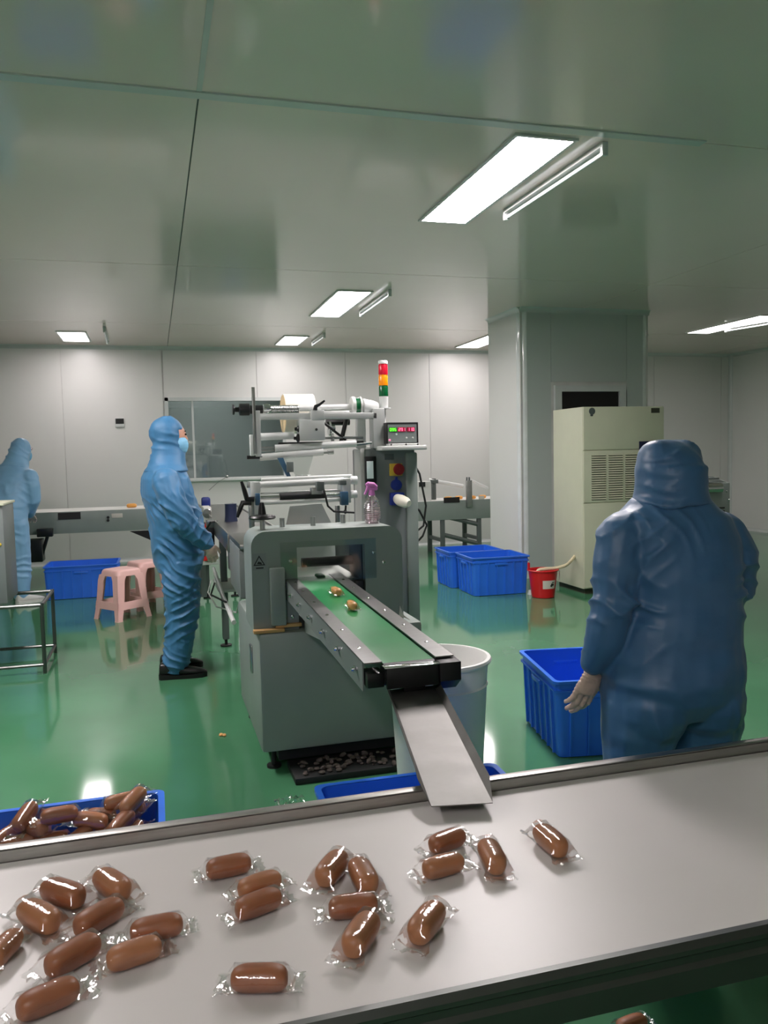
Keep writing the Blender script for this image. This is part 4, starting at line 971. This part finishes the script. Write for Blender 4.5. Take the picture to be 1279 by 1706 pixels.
for k in range(4): gr().box((p.x - .1, 9.593, q.z - .42 - .045 * k), (q.x - .09, 9.602, q.z - .40 - .045 * k)).build('slot', 'ink', rm)
for bx_, bz_ in ((-.06, -.18), (-.02, -.30)): gr().ball((q.x + bx_, 9.598, q.z + bz_), .015, 8).build('bolt', 'chrome', rm)
for x_ in (p.x - .45, q.x - .05):
    for y_ in (9.65, 10.15): gr().cyl((x_, y_, 0), (x_, y_, .13), .03, seg=10).build('foot', 'black_rubber', rm)

# ================================================================== PEOPLE
def ring_se(z, cx, cy, rx, ry, n=28, tilt=0, e=.9):
    out = []
    for k in range(n):
        a = 2 * PI * k / n; c, s = math.cos(a), math.sin(a)
        out.append(Vector((cx + rx * math.copysign(abs(c) ** e, c), cy + ry * math.copysign(abs(s) ** e, s), z)))
    return out
def torso(gg, rows, bend=None):
    R = [ring_se(*r) for r in rows]
    if bend: R = [[bend @ p for p in r] for r in R]
    gg.loft(R)
def chain(gg, pts, rad, seg=14):
    gg.sweep(pts, rad, seg)
    for p, r in ((pts[0], rad[0]), (pts[-1], rad[-1])): gg.ball(p, r * .98, 12)
def grow(name, gg, voxel, m, parent, smooth=4, folds=None, jit=0.0):
    """weld overlapping closed shapes into one continuous skin, smooth it and press cloth folds into it"""
    me = gg.mesh(name, m, 0); o = bpy.data.objects.new(name, me); COL.objects.link(o)
    r = o.modifiers.new('weld', 'REMESH'); r.mode = 'VOXEL'; r.voxel_size = voxel
    s = o.modifiers.new('soft', 'SMOOTH'); s.factor = .5; s.iterations = smooth
    dg = bpy.context.evaluated_depsgraph_get()
    new = bpy.data.meshes.new_from_object(o.evaluated_get(dg)); bpy.data.objects.remove(o); bpy.data.meshes.remove(me)
    new.name = name
    if folds:
        nor = [v.normal.copy() for v in new.vertices]
        for v, n in zip(new.vertices, nor): v.co += n * folds(v.co, n)
    new.polygons.foreach_set('use_smooth', [True] * len(new.polygons))
    new.materials.clear(); new.materials.append(MATS[m])
    return link(name, new, parent)
def fold_field(F, base=.004, seed=0):
    """F: list of (centre, reach, direction across the folds, wavelength, height)"""
    F = [(Vector(c), R, Vector(d).normalized(), w, h) for c, R, d, w, h in F]; so = Vector((seed * 3.1, seed, -seed * 2))
    def f(p, n):
        v = base * 1.6 * noise.noise(p * 5.5 + so) + base * .8 * noise.noise(p * 13 + so)
        for c, R, d, w, h in F:
            k = (p - c).length / R
            if k < 1:
                k = (1 - k * k)
                ph = (p - c).dot(d) / w + 1.1 * noise.noise(p * 4.2 + so + c) + .25 * noise.noise(p * 10 - so)
                am = .35 + 1.3 * noise.noise(p * 6 + c * 3 + so)
                if am > 0: v += 1.5 * h * k * min(am, 1) * (1.6 * (1 - abs(math.sin(PI * ph))) ** 1.6 - .5)
        return v
    return f
def hand(parent, wrist, down, thumb_dir, scale=1.0, curl=.5, side=1, spread=.12):
    """gloved hand: wrist point, direction of the fingers, direction of the thumb side"""
    gg = G(); d = Vector(down).normalized(); t = Vector(thumb_dir); t = (t - d * t.dot(d)).normalized(); pn = d.cross(t) * side   # palm normal
    w = Vector(wrist)
    def L(a, b, c): return w + (d * a + t * b + pn * c) * scale
    gg.sweep([L(-.04, 0, 0), L(0, 0, 0), L(.03, .002, 0), L(.06, .003, .002), L(.088, .002, .004)], [.028 * scale, .027 * scale, .036 * scale, .040 * scale, .037 * scale], 16, sq=(1.0, .42), up=t)
    for (b, ln, rr, a0) in ((.030, .072, .0092, .082), (.010, .080, .0095, .090), (-.011, .074, .009, .088), (-.030, .058, .008, .080)):
        ang = 0; p = Vector((a0 - .018, b, .004)); pts = [L(*p)]; sp = b * spread * 4
        for j, f in enumerate((.42, .33, .25)):
            ang += curl * (.55, .9, .7)[j]
            p = p + Vector((math.cos(ang) * ln * f + (.018 if j == 0 else 0), sp * ln * f, math.sin(ang) * ln * f)); pts.append(L(*p))
        gg.sweep(pts, [rr * scale * q for q in (1.05, 1.04, .95, .78)], 10); gg.ball(pts[-1], rr * .8 * scale, 8); gg.ball(pts[1], rr * 1.08 * scale, 8)
    tp = [L(.018, .018, .004), L(.040, .044, .012), L(.066, .058, .020), L(.090, .060, .030)]
    gg.sweep(tp, [.014 * scale, .0125 * scale, .0105 * scale, .008 * scale], 10); gg.ball(tp[-1], .0085 * scale, 8)
    F = fold_field([(L(.06, 0, 0), .1 * scale, d, .012, .0012), (L(0, 0, 0), .06 * scale, d, .010, .0025)], .0008, 3)
    return grow('glove', gg, .0042, 'glove', parent, 3, F)
def shoe(parent, heel, fwd, m='shoe_black', ms='shoe_sole', L=.29):
    h, f = Vector(heel), Vector(fwd).normalized(); s = Vector((f.y, -f.x, 0)); up_ = Vector((0, 0, 1)); gg = G(); R = []
    for u, w, z0, zt in ((0, .022, .03, .085), (.03, .034, .024, .112), (.2, .037, .022, .115), (.36, .038, .022, .098), (.55, .044, .022, .08), (.75, .050, .022, .068), (.9, .043, .024, .055), (1, .018, .03, .042)):
        c = h + f * (u * L); n = 14; ring = []
        for k in range(n):
            a = 2 * PI * k / n; ring.append(c + s * (w * math.copysign(abs(math.cos(a)) ** .8, math.cos(a))) + up_ * ((z0 + zt) / 2 + (zt - z0) / 2 * math.copysign(abs(math.sin(a)) ** .8, math.sin(a))))
        R.append(ring)
    o = gg.loft(R).build('shoe', m, parent, 60); gg = G(); R = []
    for u, w, zt in ((-.015, .02, .04), (.03, .04, .036), (.25, .043, .03), (.5, .046, .028), (.75, .054, .028), (.92, .047, .03), (1.02, .02, .036)):
        c = h + f * (u * L); R.append([c - s * w * .92, c + s * w * .92, c + s * w + up_ * zt, c - s * w + up_ * zt])
    gg.loft(R).build('sole', ms, o, 50)
    if m == 'shoe_black':
        for k in range(4):
            c = h + f * (L * (.40 + .07 * k)) + up_ * (.100 - .009 * k); G().sweep([c - s * .028 - up_ * .012, c + up_ * .002, c + s * .028 - up_ * .012], .004, 6).build('lace', 'ink', o)
    return o
def limb_rows(pts, rad): return pts, rad

# ---------- person standing by the infeed, seen from the right side
p1 = thing('person', 'person standing in blue hooded coverall and black sneakers left of the machine', 'person', (.172, 5.74, 0), math.radians(-90) + .06)
HC = Vector((0, -.062, 1.645))
gg = G()
gg.ball(HC + Vector((0, .018, -.01)), (.075, .098, .115), 20); gg.ball(HC + Vector((0, .112, -.022)), (.014, .018, .022), 8); gg.ball(HC + Vector((0, .085, -.085)), (.045, .03, .035), 10)
for s in (-1, 1): gg.ball(HC + Vector((s * .078, .01, -.02)), (.012, .022, .032), 8)
chain(gg, [(0, -.07, 1.56), (0, -.08, 1.40)], [.06, .065])
torso(gg, [(1.42, 0, -.09, .12, .08), (1.36, 0, -.1, .18, .11), (1.2, 0, -.07, .18, .13), (1.0, 0, -.04, .16, .13), (.85, 0, -.04, .17, .13)])
for s in (-1, 1):
    chain(gg, [(s * .10, -.03, .85), (s * .10, -.035, .47), (s * .10, -.085, .08)], [.085, .065, .045])
    chain(gg, [(s * .20, -.1, 1.36), (s * .25, -.03, 1.09), (s * .235, .12, .90)], [.055, .045, .033])
b1 = grow('body', gg, .012, 'skin', p1, 3)
for s in (-1, 1):
    G().ball(HC + Vector((s * .032, .106, .012)), (.012, .008, .007), 10).build('eye', 'eye', p1)
    G().ball(HC + Vector((s * .033, .104, .034)), (.018, .006, .004), 8).build('eyebrow', 'eye', p1)
gg = G()
gg.ball(HC + Vector((0, -.012, .012)), (.10, .112, .128), 24); gg.ball(HC + Vector((0, -.05, .02)), (.088, .088, .105), 20)
torso(gg, [(1.66, 0, -.075, .098, .10), (1.58, 0, -.075, .10, .105), (1.52, 0, -.075, .115, .115), (1.45, 0, -.085, .155, .128), (1.405, 0, -.095, .20, .15)])
fh = fold_field([(HC + Vector((0, -.05, .08)), .16, (.2, .8, .5), .05, .007), ((0, -.07, 1.56), .17, (0, .25, 1), .055, .011), ((0, -.09, 1.46), .2, (.3, .4, .8), .06, .006)], .004, 2)
def carve(p, n):
    v = fh(p, n)
    if p.y > HC.y + .06 and abs(p.x) < .075 and HC.z - .02 < p.z < HC.z + .045: v -= .022
    return v
grow('hood', gg, .0085, 'fabric_blue', p1, 4, carve)
gg = G(); gg.ball(HC + Vector((0, .050, -.058)), (.082, .076, .082), 20)
grow('mask', gg, .008, 'mask_blue', p1, 3, fold_field([(HC + Vector((0, .1, -.06)), .1, (0, 0, 1), .026, .003)], .002, 5))
gg = G()
torso(gg, [(1.47, 0, -.09, .13, .10), (1.42, 0, -.1, .19, .135), (1.36, 0, -.1, .225, .158), (1.25, 0, -.085, .235, .175), (1.12, 0, -.05, .23, .185), (1.0, 0, -.035, .225, .185), (.9, 0, -.035, .22, .18), (.8, 0, -.03, .215, .17), (.72, 0, -.03, .20, .15)])
for s, fo in ((1, .0), (-1, .02)):
    chain(gg, [(s * .105, -.028 + fo, .80), (s * .105, -.03 + fo, .62), (s * .10, -.03 + fo, .45), (s * .10, -.06 + fo, .26), (s * .10, -.085 + fo, .10)], [.128, .125, .115, .10, .092])
    chain(gg, [(s * .20, -.11, 1.345), (s * .255, -.075, 1.22), (s * .27, -.02, 1.08), (s * .262, .065, 1.0), (s * .245, .13, .93)], [.095, .088, .082, .074, .056])
F1 = fold_field([((0, -.1, .96), .36, (0, .8, 1), .055, .013), ((.24, -.0, 1.08), .28, (0, .8, .7), .055, .011), ((.1, -.02, .75), .3, (0, .8, 1), .06, .013), ((.1, -.06, .47), .3, (0, -.6, 1), .055, .014),
                 ((.1, -.08, .18), .22, (0, .5, 1), .045, .012), ((.15, .02, 1.25), .28, (0, 1, .5), .06, .009), ((-.1, 0, .5), .3, (0, .4, 1), .06, .012), ((0, -.2, 1.25), .28, (1, .5, .7), .07, .007), ((.2, .1, 1.0), .2, (0, 1, -.6), .05, .009)], .005, 1)
grow('coverall', gg, .0068, 'fabric_blue', p1, 4, F1)
hand(p1, (.242, .14, .915), (-.05, .35, -1), (-.1, 1, .2), 1.0, .75, -1)
hand(p1, (-.242, .14, .915), (.05, .35, -1), (.1, 1, .2), 1.0, .75, 1)
shoe(p1, (.11, -.20, 0), (.12, 1, 0), L=.31); shoe(p1, (-.11, -.18, 0), (-.08, 1, 0), L=.29)

# ---------- person at the right, seen from behind
p3 = thing('person', 'person in dark blue hooded coverall seen from behind at right', 'person', (1.525, 2.15, 0), math.radians(-2))
HW = Vector((0, .01, 1.42))
gg = G()
gg.ball(HW + Vector((0, .03, -.01)), (.072, .092, .105), 18); gg.ball(HW + Vector((0, .125, -.02)), (.013, .016, .02), 8)
for s in (-1, 1): gg.ball(HW + Vector((s * .075, .03, -.02)), (.011, .02, .03), 8)
chain(gg, [(0, .01, 1.34), (0, 0, 1.2)], [.055, .06])
torso(gg, [(1.26, 0, 0, .12, .07), (1.2, 0, 0, .17, .10), (1.05, 0, .02, .17, .13), (.85, 0, 0, .18, .14), (.72, 0, 0, .19, .14)])
for s in (-1, 1): chain(gg, [(s * .11, 0, .70), (s * .10, .01, .40), (s * .10, 0, .08)], [.085, .06, .042])
chain(gg, [(-.165, -.01, 1.2), (-.215, -.033, 1.03), (-.255, .025, .845)], [.045, .038, .028]); chain(gg, [(.165, 0, 1.2), (.23, -.01, 1.06), (.12, .22, .98)], [.045, .038, .028])
grow('body', gg, .012, 'skin', p3, 3)
for s in (-1, 1): G().ball(HW + Vector((s * .03, .118, .01)), (.012, .008, .007), 10).build('eye', 'eye', p3)
gg = G()
gg.ball(HW + Vector((-.002, .0, .004)), (.104, .112, .100), 24); gg.ball(HW + Vector((-.042, .0, .032)), (.058, .085, .07), 16); gg.ball(HW + Vector((.042, .0, .032)), (.058, .08, .07), 16)
torso(gg, [(1.44, 0, .0, .104, .112), (1.385, 0, -.002, .107, .112), (1.345, 0, -.004, .116, .115), (1.322, 0, -.002, .132, .118)])
grow('hood', gg, .0075, 'fabric_navy', p3, 3, fold_field([(HW + Vector((-.05, -.1, 0)), .13, (-.45, .1, .9), .06, .010), (HW + Vector((0, -.06, .09)), .12, (.8, .5, .3), .05, .008), ((-.05, -.1, 1.35), .15, (-.2, 0, 1), .04, .008), ((.1, -.06, 1.36), .1, (.4, 0, 1), .05, .006)], .005, 4))
gg = G(); gg.ball(HW + Vector((0, .06, -.055)), (.072, .07, .07), 18); grow('mask', gg, .008, 'mask_blue', p3, 3)
gg = G()
torso(gg, [(1.345, .0, 0, .112, .10), (1.315, .0, 0, .145, .11), (1.285, .0, -.005, .185, .125), (1.22, .01, -.01, .195, .145), (1.1, .025, -.005, .193, .16), (1.0, .03, 0, .205, .165), (.9, .008, -.005, .215, .172), (.8, -.005, -.015, .222, .18), (.74, -.005, -.015, .222, .17), (.68, -.005, -.012, .20, .135)])
for s in (-1, 1): gg.ball((s * .098 - .006, -.05, .715), (.118, .128, .125), 16)
for s in (-1, 1): chain(gg, [(s * .108 - .006, -.02, .72), (s * .115 - .006, -.025, .64), (s * .108 - .01, 0, .52), (s * .10, .01, .36), (s * .098, 0, .20), (s * .095, -.005, .09)], [.12, .116, .10, .09, .082, .078])
chain(gg, [(-.17, -.01, 1.235), (-.205, -.03, 1.14), (-.218, -.035, 1.02), (-.232, -.015, .92), (-.252, .02, .845)], [.076, .068, .065, .06, .046])
chain(gg, [(.17, -.01, 1.225), (.215, -.02, 1.15), (.238, -.01, 1.06), (.19, .11, 1.0), (.12, .22, .98)], [.076, .07, .064, .058, .05])
F3 = fold_field([((-.2, -.08, 1.2), .17, (-.7, 0, 1), .055, .009), ((-.23, -.08, 1.03), .17, (.45, 0, 1), .06, .010), ((-.26, -.03, .89), .1, (.5, 0, 1), .045, .008), ((-.08, -.14, 1.27), .13, (1, 0, .35), .05, .006), ((.14, -.15, .98), .24, (.7, 0, 1), .13, .009),
                 ((-.1, -.15, 1.02), .24, (-.7, 0, 1), .12, .008), ((.0, -.16, .66), .2, (1, 0, .5), .10, .009), ((.22, -.06, 1.05), .15, (.4, 0, 1), .06, .008), ((.1, -.1, .45), .25, (.3, 0, 1), .09, .010), ((-.1, -.1, .45), .25, (-.3, 0, 1), .09, .010)], .0045, 7)
grow('coverall', gg, .0065, 'fabric_navy', p3, 5, F3)
hand(p3, (-.24, .03, .83), (-.34, .08, -1), (1, .25, -.2), 1.08, .42, -1, .35)
hand(p3, (.115, .235, .98), (-1, .5, -.1), (.2, .4, 1), .92, .5, 1)
shoe(p3, (-.11, -.09, 0), (-.1, 1, 0), 'shoe_white', 'shoe_white', .25); shoe(p3, (.11, -.09, 0), (.1, 1, 0), 'shoe_white', 'shoe_white', .25)

# ---------- person at the far left, bending to the conveyor
p2 = thing('person', 'person in light blue coverall leaning forward at the left edge', 'person', (-1.515, 9.28, 0), math.radians(-28))
bend = Matrix.Translation((0, 0, .95)) @ Matrix.Rotation(math.radians(-20), 4, 'X') @ Matrix.Translation((0, 0, -.95))
def bv(*p): return bend @ Vector(p)
HL = bv(0, .05, 1.68)
gg = G(); gg.ball(HL + Vector((0, .03, -.01)), (.075, .095, .112), 18); gg.ball(HL + Vector((0, .125, -.03)), (.014, .017, .02), 8)
for s in (-1, 1): gg.ball(HL + Vector((s * .077, .02, -.02)), (.011, .02, .03), 8)
chain(gg, [bv(0, .03, 1.6), bv(0, 0, 1.42)], [.058, .062]); torso(gg, [(1.42, 0, 0, .12, .08), (1.36, 0, 0, .18, .1), (1.1, 0, 0, .16, .12), (.88, 0, 0, .17, .13)], bend)
for s in (-1, 1):
    chain(gg, [(s * .11, 0, .88), (s * .12, .0, .47), (s * .13, -.02, .08)], [.085, .062, .045]); chain(gg, [bv(s * .2, 0, 1.36), bv(s * .24, .06, 1.12), bv(s * .07, .27, 1.03)], [.05, .042, .032])
grow('body', gg, .013, 'skin', p2, 3)
for s in (-1, 1): G().ball(HL + Vector((s * .032, .103, .008)), (.012, .008, .007), 10).build('eye', 'eye', p2)
gg = G(); gg.ball(HL + Vector((0, -.005, .01)), (.104, .115, .125), 22)
torso(gg, [(1.66, 0, .03, .10, .105), (1.56, 0, .02, .112, .115), (1.49, 0, .01, .13, .12), (1.44, 0, 0, .18, .13)], bend)
grow('hood', gg, .0095, 'fabric_pale', p2, 4, fold_field([(HL + Vector((0, -.08, 0)), .18, (.6, .2, .7), .07, .008)], .005, 9))
gg = G(); gg.ball(HL + Vector((0, .06, -.06)), (.075, .07, .075), 16); grow('mask', gg, .009, 'mask_blue', p2, 3)
G().ball(HL + Vector((0, .062, .012)), (.088, .068, .034), 18).build('visor', 'bottle_clear', p2, 60)
gg = G()
torso(gg, [(1.48, 0, 0, .13, .1), (1.43, 0, 0, .19, .13), (1.37, 0, -.005, .225, .15), (1.25, 0, -.01, .235, .165), (1.1, 0, -.005, .225, .17), (.98, 0, 0, .22, .175)], bend)
torso(gg, [(1.02, 0, .02, .21, .16), (.95, 0, -.01, .222, .175), (.85, 0, -.02, .225, .175), (.76, 0, -.01, .2, .15)])
for s in (-1, 1):
    chain(gg, [(s * .115, -.01, .84), (s * .12, 0, .62), (s * .125, .0, .45), (s * .13, -.02, .26), (s * .135, -.02, .10)], [.13, .125, .115, .11, .088])
    chain(gg, [bv(s * .205, -.01, 1.35), bv(s * .24, .03, 1.23), bv(s * .245, .07, 1.12), bv(s * .15, .17, 1.05), bv(s * .07, .27, 1.03)], [.09, .082, .076, .066, .054])
grow('coverall', gg, .0125, 'fabric_pale', p2, 4, fold_field([((.13, -.05, .32), .26, (.2, 0, 1), .06, .014), ((0, -.1, 1.05), .3, (.6, 0, 1), .1, .010), ((.1, -.08, .72), .25, (.7, 0, 1), .1, .008), (bv(.24, .03, 1.2), .2, (0, .5, 1), .07, .008)], .005, 6))
hand(p2, bv(.065, .29, 1.03), (-.2, 1, -.5), (-1, 0, .3), 1, .5, -1); hand(p2, bv(-.065, .29, 1.03), (.2, 1, -.5), (1, 0, .3), 1, .5, 1)
shoe(p2, (.135, -.10, 0), (.55, 1, 0), 'shoe_white', 'shoe_white', .30); shoe(p2, (-.13, -.10, 0), (-.1, 1, 0), 'shoe_white', 'shoe_white', .30)
